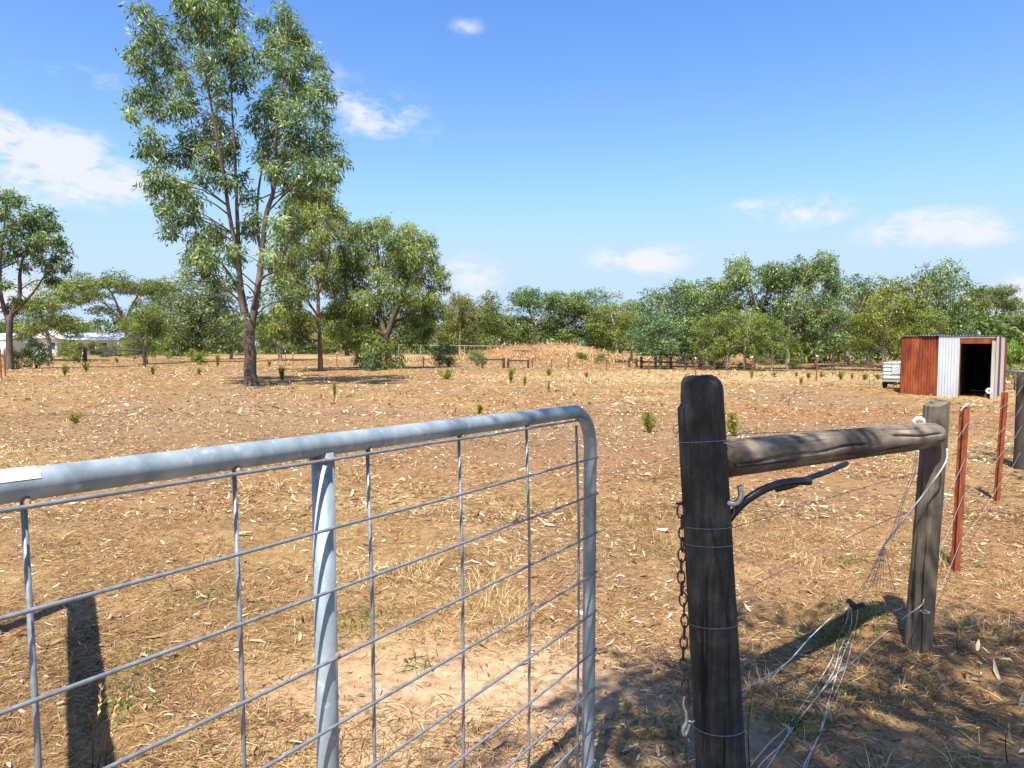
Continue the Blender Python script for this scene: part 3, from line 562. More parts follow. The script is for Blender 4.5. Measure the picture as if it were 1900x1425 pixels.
# off-frame trees whose shade falls into the picture
def shade_tree():
    rg = random.Random(4); cl = []
    tgt = []
    def patch(x0, x1, y0, y1, n, r0, r1, keep_=lambda x, y: True):
        k = 0
        while k < n:
            x, y = rg.uniform(x0, x1), rg.uniform(y0, y1)
            if keep_(x, y): tgt.append((x, y, rg.uniform(r0, r1))); k += 1
    patch(.55, 4.4, 1.6, 3.75, 150, .16, .30, lambda x, y: y < 3.1 + .22 * x)
    patch(.70, 1.10, 2.45, 3.35, 16, .14, .22); patch(.32, .72, 2.45, 3.15, 9, .10, .15)
    patch(1.05, 1.9, 3.3, 3.75, 6, .10, .17); patch(2.3, 3.6, 3.4, 4.0, 6, .12, .2)
    tgt += [(.42, 2.75, .10), (.30, 2.95, .07), (-.12, 2.62, .10), (.6, 3.1, .12), (.62, 2.7, .15), (.5, 2.4, .14), (1.30, 4.05, .10), (1.5, 4.0, .1)]
    for gx, gy, r in tgt:
        h = rg.uniform(4.3, 6.4); cl.append((gx - SHX * h, gy - SHY * h, h, r, r, r * .8))
    for _ in range(40):
        a = rg.uniform(0, 6.28); q = rg.uniform(.3, 2.4); cl.append((2.6 + q * math.cos(a), -3.6 + q * math.sin(a), rg.uniform(5, 9), .5, .5, .4))
    b = Vector((2.7, -3.9, T(2.7, -3.9)))
    lead = [[(b + Vector((0, 0, -.1)), .26), (b + Vector((.05, .1, 1.5)), .2), (b + Vector((-.1, .3, 3.4)), .16), (b + Vector((-.4, .9, 5.2)), .08), (b + Vector((-.6, 1.4, 8)), .03)],
            [(b + Vector((-.1, .3, 3.3)), .11), (b + Vector((-.6, 1.6, 4.6)), .07), (b + Vector((-1.3, 3.2, 5.2)), .03)], [(b + Vector((-.1, .3, 3.4)), .10), (b + Vector((.3, 1.8, 4.8)), .06), (b + Vector((.4, 3.4, 5.4)), .03)]]
    make_tree('gum_tree', b, lead, cl, 'gum tree behind the photographer shading the gate posts from overhead', per=1700, ll=.13, lw=.035, seed=21, leaf='leaf', bark='bark_pale', tint=(1, 1, .8), limb=.03, droop=.8, shell=.6)
    cl = []; b = Vector((9.6, 6.2, T(9.6, 6.2)))
    for gx, gy, r in [(6.3, 8.2, .35), (6.9, 8.6, .4), (6.6, 9.3, .3), (7.4, 9.0, .45), (7.9, 9.6, .5), (7.6, 10.3, .4), (8.4, 10.6, .5), (6.2, 7.75, .22), (8.9, 9.4, .5), (7.0, 10.0, .25)]:
        h = rg.uniform(4.6, 5.6); cl.append((gx - SHX * h + .1, gy - SHY * h, h, r, r, r * .6))
    for _ in range(16): cl.append((b.x + rg.uniform(-1.2, 1.2), b.y + rg.uniform(-1, 1), rg.uniform(3, 5), .5, .5, .4))
    lead = [[(b + Vector((0, 0, -.1)), .16), (b + Vector((-.2, .1, 1.8)), .12), (b + Vector((-.5, .3, 4.6)), .04)]]
    make_tree('gum_tree', b, lead, cl, 'small tree outside the right edge shading the fence beside the dark post', per=1200, ll=.16, lw=.045, seed=22, leaf='leaf', bark='bark_pale', tint=(1, 1, .8), limb=.03)
shade_tree()

# ---------------------------------------------------------------- corrugated iron shed
def corr(w, h0, h1, pitch=.076, amp=.010, per=6, hb=0.0):
    n = max(4, int(w / pitch * per)); vs = []; fs = []
    for i in range(n + 1):
        x = w * i / n; y = amp * math.sin(2 * math.pi * x / pitch)
        hh = h0 + (h1 - h0) * i / n
        vs += [(x, y - .0004, hb), (x, y - .0004, hh)]
    for i in range(n): a = i * 2; fs.append((a, a + 2, a + 3, a + 1))
    return vs, fs
def shed():
    A = Vector((12.45, 21.55, 0)); B = Vector((14.34, 20.0, 0)); fd = (B - A).normalized(); W = (B - A).length; sdv = Vector((-fd.y, fd.x, 0)); LEN = 4.4
    zA = T(A.x, A.y); root = empty('shed', (A.x, A.y, 0)); tag(root, 'small iron shed of rusty and galvanised corrugated sheets with dark open doorway', 'shed')
    ang = math.atan2(fd.y, fd.x); Mx = Matrix.Translation(A) @ Matrix.Rotation(ang, 4, 'Z')
    def sheet(name, mat, x, w, y, h, hb=0, rz=0, off=0):
        vs, fs = corr(w, h, h, hb=hb); m = MB(); M2 = Mx @ Matrix.Translation((x, y, 0)) @ Matrix.Rotation(rz, 4, 'Z')
        m.add([M2 @ Vector(v) for v in vs], fs); o = m.build(name, mat, smooth=True); keep(o, root); return o
    def box(name, mat, c, s):
        m = MB(); m.box((0, 0, 0), s); m.v = [tuple(Mx @ (Vector(v) + Vector(c))) for v in m.v]; o = m.build(name, mat); keep(o, root); return o
    def t_of(px):                                       # where the photo column cuts the front wall line
        k = (px - CX) / FPX; return (k * A.y - A.x) / (fd.x - k * fd.y)
    H = 1.87; x1, x2, x3 = t_of(1742), t_of(1779), t_of(1838)
    sheet('wall_sheet', 'iron_rust', 0, x1 * .54, -.012, H, zA - .02); sheet('wall_sheet', 'iron_rust', x1 * .52, x1 * .48, .010, H - .01, zA * .6 - .02)
    g_ = sheet('wall_sheet', 'iron_galv', x1 - .02, x2 - x1 + .03, -.022, H - .005, -.04); g_['label'] = 'galvanised silver sheet beside the doorway'
    box('door_post', 'rust', (x2 + .012, .03, .82), (.045, .05, 1.66)); box('lintel', 'iron_rust', ((x2 + x3) / 2 + .02, .0, 1.715), (x3 - x2 + .10, .03, .15))
    box('top_board', 'timber_pale', ((x2 + W) / 2 - .03, -.01, 1.835), (W - x2 + .04, .035, .065)); box('door_post', 'timber_pale', (x3 + .065, .005, .85), (.09, .08, 1.74))
    box('corner_post', 'timber_far', (W - .035, .05, .92), (.05, .06, 1.84))
    # open door leaf standing out at the corner, side wall sheets
    vs, fs = corr(.30, 1.84, 1.84, hb=-.02)
    for nm, mt, x, w, h in (('wall_sheet', 'iron_galv', 0.0, .9, 1.86), ('wall_sheet', 'iron_rust', .88, .8, 1.84), ('wall_sheet', 'iron_galv', 1.66, .9, 1.85), ('wall_sheet', 'iron_galv', 2.54, .95, 1.84), ('wall_sheet', 'iron_rust', 3.46, .94, 1.84)):
        vs, fs = corr(w, h, h, hb=-.03); m = MB(); M2 = Mx @ Matrix.Translation((W + .014 + (.012 if mt == 'iron_rust' else 0), x, 0)) @ Matrix.Rotation(math.pi / 2, 4, 'Z'); m.add([M2 @ Vector(v) for v in vs], fs); keep(m.build(nm, mt, smooth=True), root)
    for x in range(5):                                   # hidden left side and back
        vs, fs = corr(.9, 1.83, 1.83, hb=-.02); m = MB(); M2 = Mx @ Matrix.Translation((-.015, x * .88, 0)) @ Matrix.Rotation(math.pi / 2, 4, 'Z'); m.add([M2 @ Vector(v) for v in vs], fs); keep(m.build('wall_sheet', 'iron_rust', smooth=True), root)
    for x in range(3): sheet('wall_sheet', 'iron_rust', x * W / 3, W / 3 + .03, LEN, 1.82, 0)
    box('back_lining', 'dark_inside', (W / 2, LEN - .06, .9), (W - .1, .03, 1.8)); box('inner_partition', 'dark_inside', (x2 - .03, LEN / 2, .9), (.02, LEN - .2, 1.78))
    rf = MB()
    for k in range(5):                                    # roof sheets run front to back, almost flat
        w = W / 5 + .06; vs, fs = corr(w, 1, 1); M2 = Mx @ Matrix.Translation((k * W / 5 - .03, -.06, 1.885 + .003 * (k % 2))); m = MB()
        n = len(vs) // 2; vv = []
        for i in range(n): x, y, _ = vs[2 * i]; vv += [M2 @ Vector((x, 0, y)), M2 @ Vector((x, LEN + .16, y - .04))]
        m.add(vv, fs); keep(m.build('roof_sheet', 'iron_galv', smooth=True), root)
    for y in (.1, LEN / 2, LEN - .15): box('purlin', 'timber_far', (W / 2, y, 1.84 - .008 * y), (W, .05, .05))
    return root
shed()
def ibc():
    D = 24.3; gp = ground(1655, 726); p = at(1658, 700, D); z = T(p.x, D); root = empty('tank_trailer', (p.x, D, z), R(-38)); tag(root, 'white caged water tank on a small trailer behind the shed', 'trailer')
    w, d, h = 1.0, 1.1, .60; z0 = .36
    m = MB(); m.box((.25, 0, z0 + h / 2), (w, d, h)); m.build('tank', 'plastic_white', root); MB().tube([(.25, 0, z0 + h), (.25, 0, z0 + h + .04)], .12, 14).build('tank_lid', 'plastic_white', root)
    for k in range(5): zz = z0 + .04 + k * .13; e = .012; x0, x1_, y0, y1 = .25 - w / 2 - e, .25 + w / 2 + e, -d / 2 - e, d / 2 + e; MB().tube([(x0, y0, zz), (x1_, y0, zz), (x1_, y1, zz), (x0, y1, zz), (x0, y0, zz)], .011, 6).build('cage_bar', 'galv_wire', root)
    for k in range(5):
        for yy in (-d / 2 - .012, d / 2 + .012): MB().tube([(.25 - w / 2 + w * k / 4, yy, z0), (.25 - w / 2 + w * k / 4, yy, z0 + h)], .011, 6).build('cage_bar', 'galv_wire', root)
        for xx in (.25 - w / 2 - .012, .25 + w / 2 + .012): MB().tube([(xx, -d / 2 + d * k / 4, z0), (xx, -d / 2 + d * k / 4, z0 + h)], .011, 6).build('cage_bar', 'galv_wire', root)
    MB().box((.25, -d / 2 - .022, z0 + .33), (.42, .012, .28)).build('label_plate', 'iron_galv', root)
    MB().box((.25, 0, z0 - .05), (1.25, 1.3, .06)).build('tray', 'timber_pale', root)
    m = MB(); m.box((.25, 0, z0 - .13), (.9, 1.0, .09)); m.tube([(.25, -.6, z0 - .12), (.25, -1.5, z0 - .12)], .035, 8); m.build('chassis', 'timber_far', root)
    for sx in (-1, 1):
        x = .25 + sx * .52; a = MB().ring((x, 0, .21), (1, 0, 0), .145, .065, 24, 10).build('wheel', 'tyre', root, True); MB().tube([(x - .05, 0, .21), (x + .05, 0, .21)], .095, 16).build('rim', 'galv_wire', a)
ibc()
def tank(px, D, lab):
    p = at(px, 640, D); z = T(p.x, D); root = empty('water_tank', (p.x, D, z)); tag(root, lab, 'water tank', 'dark tanks behind the shed'); m = MB(); prof = [(.0, .66)]
    n = 32; zz = np.linspace(0, 1.92, 40); m.tube([(0, 0, q) for q in zz], [.68 + .012 * math.sin(q * 26) for q in zz], n); m.build('shell', 'tank_dark', root, True)
    m = MB(); m.tube([(0, 0, 1.92), (0, 0, 2.0), (0, 0, 2.05)], [.70, .62, .3], n); m.build('tank_roof', 'tank_dark', root, True); MB().tube([(.1, 0, 2.04), (.1, 0, 2.09)], .2, 16).build('lid', 'tank_dark', root)
tank(1733, 27.0, 'dark water tank behind the shed, its top showing above the rusty sheets'); tank(1799, 26.6, 'dark water tank behind the shed, its top showing above the doorway')

# ---------------------------------------------------------------- house and other things far left
def house():
    D = 108; p = at(170, 655, D); root = empty('house', (p.x, D, T(p.x, D)), R(0)); tag(root, 'low white farmhouse with pale metal roof behind trees at left', 'house')
    X = lambda px: (px - 170) * D / FPX
    m = MB(); m.box((X(112), 0, 1.35), (X(135) - X(92), 7, 2.7)); m.box((X(185), 2.0, 1.3), (X(234) - X(136), 5, 2.6)); m.build('wall', 'white_paint', root)
    def gable(x0, x1, y0, y1, ze, zr, nm):              # ridge along x
        m = MB(); yc = (y0 + y1) / 2; t = .12
        m.add([(x0, y0, ze), (x1, y0, ze), (x1, yc, zr), (x0, yc, zr), (x0, y1, ze), (x1, y1, ze), (x0, y0, ze - t), (x1, y0, ze - t), (x0, y1, ze - t), (x1, y1, ze - t)], [(0, 1, 2, 3), (3, 2, 5, 4), (6, 7, 1, 0), (8, 4, 5, 9), (6, 0, 3, 4, 8), (7, 9, 5, 2, 1), (6, 8, 9, 7)]); return m.build(nm, 'roof_white', root)
    r1 = gable(X(118), X(238), -2.4, 5, 2.55, 3.6, 'roof')
    m = MB(); xa, xb, xm = X(88), X(142), X(112); m.add([(xa, -4.2, 2.75), (xb, -4.2, 2.6), (xb, 4, 2.6), (xa, 4, 2.75), (xm, -4.2, 3.95), (xm, 4, 3.95)], [(0, 4, 5, 3), (4, 1, 2, 5), (0, 1, 4), (3, 5, 2)]); r2 = m.build('roof', 'roof_white', root)
    m = MB(); m.tube([(xm, -4.26, 3.95), (xb + .05, -4.26, 2.6)], .11, 6); m.tube([(xa, -4.26, 2.75), (xm, -4.26, 3.95)], .11, 6); m.build('fascia', 'fascia', r2)
    for px in (104, 126):
        w = MB().box((X(px), -3.53, 1.5), (.95, .05, 1.1)).build('window', 'white_paint', root); MB().box((X(px), -3.57, 1.5), (.8, .02, .95)).build('pane', 'glass', w)
    w = MB().box((X(196), -.53, 1.45), (1.4, .05, 1.2)).build('window', 'white_paint', root); MB().box((X(196), -.57, 1.45), (1.2, .02, 1.0)).build('pane', 'glass', w)
    dd = MB().box((X(176), -.54, 1.05), (.95, .06, 2.05)).build('door', 'fascia', root); MB().tube([(X(176) + .35, -.60, 1.0), (X(176) + .35, -.66, 1.0)], .04, 8).build('handle', 'steel_bright', dd)
    for px in (146, 170, 194, 216, 235): MB().box((X(px), -2.2, 1.25), (.12, .12, 2.5)).build('verandah_post', 'white_paint', root)
    MB().box((X(190), -1.3, .08), (X(238) - X(142), 2.0, .16)).build('verandah_floor', 'timber_pale', root)
    p = at(5, 655, 105); r = empty('garden_shed', (p.x, 105, T(p.x, 105))); tag(r, 'pale outbuilding behind the gum at the left edge', 'shed'); MB().box((0, 0, 1.2), (4.2, 4, 2.4)).build('wall', 'white_paint', r)
    m = MB(); m.add([(-2.3, -2.2, 2.4), (2.3, -2.2, 2.4), (2.3, 2.2, 2.4), (-2.3, 2.2, 2.4), (-2.3, 0, 3.3), (2.3, 0, 3.3)], [(0, 1, 5, 4), (3, 4, 5, 2), (0, 4, 3), (1, 2, 5), (0, 3, 2, 1)]); m.build('roof', 'roof_white', r)
    MB().box((.5, -2.04, 1), (1.2, .06, 2)).build('door', 'iron_galv', r)
house()
def car():
    D = 118; p = at(350, 650, D); root = empty('parked_car', (p.x, D, T(p.x, D)), R(8)); tag(root, 'dark red car parked under trees left of the tall gum', 'car')
    prof = [(-2.1, .35), (-2.15, .75), (-1.3, .92), (-.7, 1.38), (.75, 1.42), (1.5, .98), (2.1, .9), (2.15, .4)]
    m = MB(); m.prism(prof, -.82, .82, Matrix.Rotation(math.pi / 2, 4, 'X')); m.build('body', 'car_red', root)
    gl = [(-1.15, .95), (-.66, 1.32), (.72, 1.36), (1.3, .98)]
    for s in (-1, 1): m = MB(); m.prism(gl, s * .825 - .005, s * .825 + .005, Matrix.Rotation(math.pi / 2, 4, 'X')); m.build('window', 'glass', root)
    for x in (-1.35, 1.35):
        for y in (-.74, .74): w = MB().ring((x, y, .31), (0, 1, 0), .22, .09, 20, 8).build('wheel', 'tyre', root, True); MB().tube([(x, y - .07, .31), (x, y + .07, .31)], .15, 14).build('rim', 'galv_wire', w)
    for y in (-.6, .6): MB().box((-2.14, y, .68), (.06, .3, .12)).build('headlight', 'ceramic', root)
car()
def post_px(mb, px, ytop, ybase, r, D=None, n=10, below=.3):
    b = ground(px, ybase) if D is None else Vector((at(px, 660, D).x, D, T(at(px, 660, D).x, D))); t = at(px, ytop, b.y); mb.tube([(b.x, b.y, b.z - below), (b.x, b.y, (b.z + t.z) / 2), (t.x, b.y, t.z)], [r, r * .97, r * .93], n); return b, t
def hframe(pa, pb, yr, ra, rb, rr, lab, D=None):  # timber H-frame as in a fence strainer: two posts joined by a rail
    b0 = ground(pa[0], pa[2]) if D is None else None
    m = MB(); b, t = post_px(m, *pa, ra, D); root = empty('timber_hframe', b); tag(root, lab, 'timber rail', 'dark timber post-and-rail pieces'); keep(m.build('post', 'timber_far', smooth=False), root)
    m = MB(); b2, t2 = post_px(m, *pb, rb, D); keep(m.build('post', 'timber_far'), root)
    z1 = at(pa[0], yr, b.y).z; z2 = at(pb[0], yr, b2.y).z
    keep(MB().tube([(b.x + ra * .9, b.y, z1), (b2.x - rb * .9, b2.y, z2)], rr, 8).build('rail', 'timber_far'), root); return root
hframe((158, 643, 672), (268, 642, 681), 650, .17, .10, .06, 'dark timber post-and-rail frame standing before the white house')
hframe((895, 667, 683), (934.5, 664, 683), 667, .07, .09, .045, 'left one of two timber frames below the red mound')
hframe((943, 665, 683), (980, 668, 683), 669, .09, .075, .045, 'right one of two timber frames below the red mound')
hframe((1167.5, 664, 682), (1181, 664, 682), 667, .08, .08, .04, 'narrow pair of dark posts right of the red mound')
# timber yard rails under the right treeline
def yard():
    b = ground(1190, 685); root = empty('yard_fence', b); tag(root, 'dark timber yard rails under the bluish gums', 'fence'); pts = []
    for px, yb in ((1190, 684), (1216, 684.5), (1245, 685), (1272, 686), (1305, 687)): m = MB(); q, t = post_px(m, px, 662, yb, .09, None, 8); keep(m.build('post', 'timber_far'), root); pts.append(q)
    for h in (.45, .95):
        for a, c in zip(pts[:-1], pts[1:]): keep(MB().tube([(a.x, a.y - .1, a.z + h), (c.x, c.y - .1, c.z + h)], .05, 7).build('rail', 'timber_far'), root)
yard()
def far_fence(lst, lab, name='wire_fence', caps=True, order=True):
    root = None; tops = []
    for px, yt, yb in lst:
        m = MB(); b = ground(px, yb); t = at(px, yt, b.y); h = t.z - b.z; w = .032
        if root is None: root = empty(name, b); tag(root, lab, 'fence')
        prof = [(.006, 0.0), (.006, w), (-.006, w), (-.006, .006), (-w, -w * .55), (-w + .008, -w * .75), (0, -.01), (w - .008, -w * .75), (w, -w * .55)]
        m.prism(prof, -.3, h, Matrix.Translation(b)); po = m.build('picket', 'rust'); keep(po, root)
        if caps: c = MB().tube([(b.x, b.y, b.z + h - .015), (b.x, b.y, b.z + h + .045), (b.x, b.y, b.z + h + .05)], [.045, .045, .02], 10).build('insulator_cap', 'ceramic'); keep(c, root)
        tops.append((b, h))
    for f in (.3, .6, .92):
        for (a, ha), (c, hc) in zip(tops[:-1], tops[1:]): keep(MB().tube([(a.x, a.y - .04, a.z + ha * f), ((a.x + c.x) / 2, (a.y + c.y) / 2 - .04, (a.z + c.z) / 2 + (ha + hc) / 2 * f - .05), (c.x, c.y - .04, c.z + hc * f)], .004, 4).build('wire', 'wire_dull'), root)
    return root
far_fence([(530, 652, 679), (544, 656, 680), (625.5, 656, 680.5), (786, 662, 683)], 'capped steel-post wire fence running behind the tall gum')
far_fence([(988, 662, 683.5), (1023.5, 664, 684), (1054, 662, 686), (1125, 662, 688.5), (1204, 664, 693), (1290, 665, 698), (1395, 663, 701), (1514.7, 661, 706.5)], 'capped steel-post wire fence crossing the paddock from mound to shed')
far_fence([(-20, 645, 712), (3, 647, 705), (10, 648, 698)], 'rusty steel pickets with wire at the far left edge')
def white_rail():
    D = 78; root = None; pr = None
    for k, px in enumerate((740, 780, 820, 862, 905, 945, 985)):
        x = at(px, 650, D).x; z = T(x, D); zt = at(px, 640 + k * .5, D).z
        if root is None: root = empty('rail_fence', (x, D, z)); tag(root, 'thin white rail fence in front of the centre treeline', 'fence')
        keep(MB().tube([(x, D, z - .2), (x, D, zt + .05)], .04, 6).build('post', 'timber_pale'), root)
        if pr: keep(MB().tube([pr, (x, D - .05, zt)], .014, 6).build('rail', 'white_paint'), root)
        pr = (x, D - .05, zt)
white_rail()

# ---------------------------------------------------------------- young upright saplings dotted over the paddock
def tuft_mesh(seed, n=420):
    rg = np.random.default_rng(seed); P = []; A = []
    st = unit(np.stack([rg.normal(0, .15, 7), rg.normal(0, .15, 7), np.ones(7)], -1)) * rg.uniform(.6, 1, (7, 1)); k = rg.integers(0, 7, n); t = rg.uniform(.05, 1, n) ** .8
    P = st[k] * t[:, None] + rg.normal(0, .02, (n, 3)); A = unit(st[k] * .8 + rg.normal(0, .55, (n, 3)) + np.array([0, 0, .35]))
    P[:, 2] = np.maximum(P[:, 2], .0)
    V, F = leaf_quads(P, A, rg.uniform(.12, .26, n), rg.uniform(.02, .045, n), rg); return quads('foliage', V, F, np.repeat(np.clip(rg.normal(.5, .2, n), 0, 1), 4))
def stem_mesh(seed):
    rg = np.random.default_rng(seed); m = MB()
    for k in range(7): e = unit(np.array([rg.normal(0, .2), rg.normal(0, .2), 1.0])) * rg.uniform(.6, .95); m.tube([(0, 0, -.05), tuple(e * .5), tuple(e)], [.012, .009, .004], 4, False)
    return m.mesh('stem')
TP = [(tuft_mesh(s), stem_mesh(s)) for s in (1, 2, 3, 4)]
saps = [(523, 676, 708, 18, 'dark upright sapling just right of the tall gum trunk'), (621, 705, 738, 13, 'thin sapling standing in the tall gum shadow'), (829, 683, 704, 30, 'tufted sapling at the right end of the tall gum shadow'),
 (948, 683, 710, 16, 'upright sapling below the right timber frame, left of a pair'), (974, 694, 717, 12, 'smaller upright sapling right of the pair below timber frames'), (1018, 682, 698, 13, 'lone sapling below the red dirt mound'),
 (1204, 760, 803, 30, 'leafy green tuft left of the near gate post'), (1360, 764, 810, 34, 'tall green tuft behind the near gate post'), (284, 676, 696, 16, 'sapling right of the post-and-rail frame'),
 (120, 674, 697, 14, 'sapling left of the post-and-rail frame'), (160, 668, 690, 13, 'sapling at the foot of the thick frame post'), (370, 682, 695, 14, 'low sapling left of the tall gum trunk'),
 (404, 655, 680, 13, 'sapling near the tall gum, closest to its trunk'), (217, 663, 673, 12, 'sapling seen under the rail of the post-and-rail frame'), (1018, 702, 727, 9, 'thin sapling in the open right of the pair'), 
 (1088, 690, 700, 10, 'tiny sapling in line with mound right slope'), (890, 748, 768, 22, 'grassy tuft above the gate rail'), (1395, 686, 702, 9, 'thin-stemmed sapling first right of near gate post'), (1435, 688, 699, 12, 'second sapling right of near gate post'),
 (1477, 690, 698, 10, 'small sapling left of the lone steel post'), (1500, 689, 703, 14, 'sapling just left of the lone steel post'), (1486, 698, 714, 10, 'nearest sapling left of the lone steel post'), (1524, 688, 700, 12, 'sapling just right of the lone steel post'),
 (1560, 689, 705, 14, 'broad sapling midway between lone steel post and shed'), (1581, 692, 704, 10, 'narrow sapling right of the broad one'), (1604, 692, 706, 14, 'leaning sapling second left of the tank trailer'), (1629, 692, 704, 14, 'sapling nearest the tank trailer'),
 (140, 766, 786, 30, 'flat dark green weed clump in the left paddock'), (500, 668, 680, 12, 'small sapling between tall gum and the slender gum')]
for i, (px, yt, yb, w, lab) in enumerate(saps):
    b = ground(px, yb); H = at(px, yt, b.y).z - b.z; W = w * b.y / FPX; root = empty('sapling', b, i * 1.9); tag(root, lab, 'sapling', 'young saplings in the paddock'); fm, sm = TP[i % 4]
    root.scale = (W / .62, W / .62, max(H, .1) / 1.08); s = link('stem', sm, 'blade_green', root); f = link('foliage', fm, 'blade_green', root); k = .8 + .35 * ((i * 37) % 10) / 10; f.color = (1.45 * k, 1.3 * k, 1.0 * k, 1)

# ---------------------------------------------------------------- grass and leaf litter
def scatter(n, y0, y1, power, rg, margin=.98, x_extra=.8):
    u = rg.random(n); Y = (y0 ** power + u * (y1 ** power - y0 ** power)) ** (1 / power); X = (rg.random(n) * 2 - 1) * (Y * margin + x_extra); return X, Y
def gz(x, y):
    nr = np.exp(-np.maximum(np.hypot(x - .4, y - 4) - 4, 0) / 3); return terrain(x, y) + nr * ((vn(x, y, .28, 8) - .5) * .022 + (vn(x, y, .09, 9) - .5) * .02)
def bare(x, y):                                            # 1 where the soil is bare
    g1 = np.exp(-((x + .05) / 1.1) ** 2 - ((y - 2.8) / .8) ** 2); return np.clip(g1 + .9 * (vn(x, y, .7, 12) > .66) * .6, 0, 1)
def strips(name, P, az, pitch0, bend, Ln, W, mat, tint, label, cat, simple=None):
    """bent strips: from P, heading az, rising at pitch0, then bending; those marked simple are one flat lozenge"""
    d0 = np.stack([np.cos(az) * np.cos(pitch0), np.sin(az) * np.cos(pitch0), np.sin(pitch0)], -1); p2 = pitch0 + bend
    d1 = np.stack([np.cos(az) * np.cos(p2), np.sin(az) * np.cos(p2), np.sin(p2)], -1); roll = rg0.normal(0, .5, len(P))[:, None]
    s = unit(np.stack([-np.sin(az), np.cos(az), np.zeros_like(az)], -1) + np.array([0, 0, 1.0]) * roll); L_ = Ln[:, None]; W_ = W[:, None]
    A = P; B = P + d0 * L_ * .5; C = B + d1 * L_ * .5
    if simple is None: simple = np.zeros(len(P), bool)
    f = ~simple; q = simple
    V1 = np.stack([A[f] - s[f] * W_[f] * .3, A[f] + s[f] * W_[f] * .3, B[f] - s[f] * W_[f] * .5, B[f] + s[f] * W_[f] * .5, C[f] - s[f] * W_[f] * .08, C[f] + s[f] * W_[f] * .08], 1).reshape(-1, 3)
    o = np.arange(f.sum())[:, None] * 6; F1 = np.concatenate([o + np.array([0, 1, 3, 2]), o + np.array([2, 3, 5, 4])]).reshape(-1, 4)
    V2 = np.stack([A[q], B[q] - s[q] * W_[q] * .5, C[q], B[q] + s[q] * W_[q] * .5], 1).reshape(-1, 3); F2 = np.arange(q.sum() * 4).reshape(-1, 4) + len(V1)
    ob = link(name, quads(name, np.concatenate([V1, V2]), np.concatenate([F1, F2]), np.concatenate([np.repeat(tint[f], 6), np.repeat(tint[q], 4)])), mat); tag(ob, label, cat, kind='stuff'); return ob
rg0 = np.random.default_rng(99)
def dry_grass():
    Ps, Ln, Wd, Tn, Sm, Pi = [], [], [], [], [], []
    for n, y0, y1, pw, l0, l1, w, sm in ((300000, 1.7, 6.5, 1.05, .025, .12, .0026, 0), (140000, 6, 16, 1.25, .04, .15, .0075, 1), (120000, 15, 75, 1.35, .08, .28, .022, 1)):
        X, Y = scatter(n, y0, y1, pw, rg0)
        dens = .10 + 1.25 * vn(X, Y, .5, 31) * (.5 + vn(X, Y, 2.6, 32)) - .62 * bare(X, Y); k = rg0.random(n) < np.clip(dens, .04, 1); X, Y = X[k], Y[k]; n = len(X)
        tuft = np.clip((vn(X, Y, .22, 36) * .6 + vn(X, Y, .9, 37) * .5 - .74) * 5, 0, 1)          # where the blades still stand
        Ps.append(np.stack([X, Y, gz(X, Y) - .004 + rg0.uniform(0, .008, n) * (1 - tuft)], -1))
        Ln.append(rg0.uniform(l0, l1, n) * (.7 + .5 * vn(X, Y, 1.1, 33) + .5 * tuft)); Wd.append(w * rg0.uniform(.6, 1.6, n) * (1 + (Y > 24) * (Y - 24) / 30))
        dk = (rg0.random(n) < (.42 if y0 < 5 else .52) - .2 * tuft); Tn.append(np.clip(np.where(dk, rg0.uniform(0, .28, n), .36 + .34 * vn(X, Y, 1.7, 34) + .1 * tuft + rg0.normal(0, .18, n)), 0, 1)); Sm.append(np.full(n, bool(sm)))
        Pi.append(np.abs(rg0.normal(.06, .16, n)) + tuft * np.abs(rg0.normal(.7, .4, n)))
    X, Y = rg0.uniform(-12, 20, 16000), rg0.uniform(57, 74, 16000); k = rg0.random(16000) < vn(X, Y, 2.4, 51) * vn(X, Y, .9, 52) * 2.4; X, Y = X[k], Y[k]; n = len(X)      # rank grass on the dam bank
    Ps.append(np.stack([X, Y, terrain(X, Y) - .02], -1)); Ln.append(rg0.uniform(.15, .6, n)); Wd.append(rg0.uniform(.03, .09, n)); Tn.append(np.clip(rg0.normal(.45, .25, n), 0, 1)); Sm.append(np.full(n, True)); Pi.append(np.abs(rg0.normal(.7, .5, n)))
    P = np.concatenate(Ps); n = len(P)
    strips('dry_grass', P, rg0.uniform(0, 6.28, n), np.concatenate(Pi), -rg0.uniform(.0, .7, n), np.concatenate(Ln), np.concatenate(Wd), 'straw', np.concatenate(Tn), 'short dry straw-coloured grass over the whole paddock', 'grass', np.concatenate(Sm))
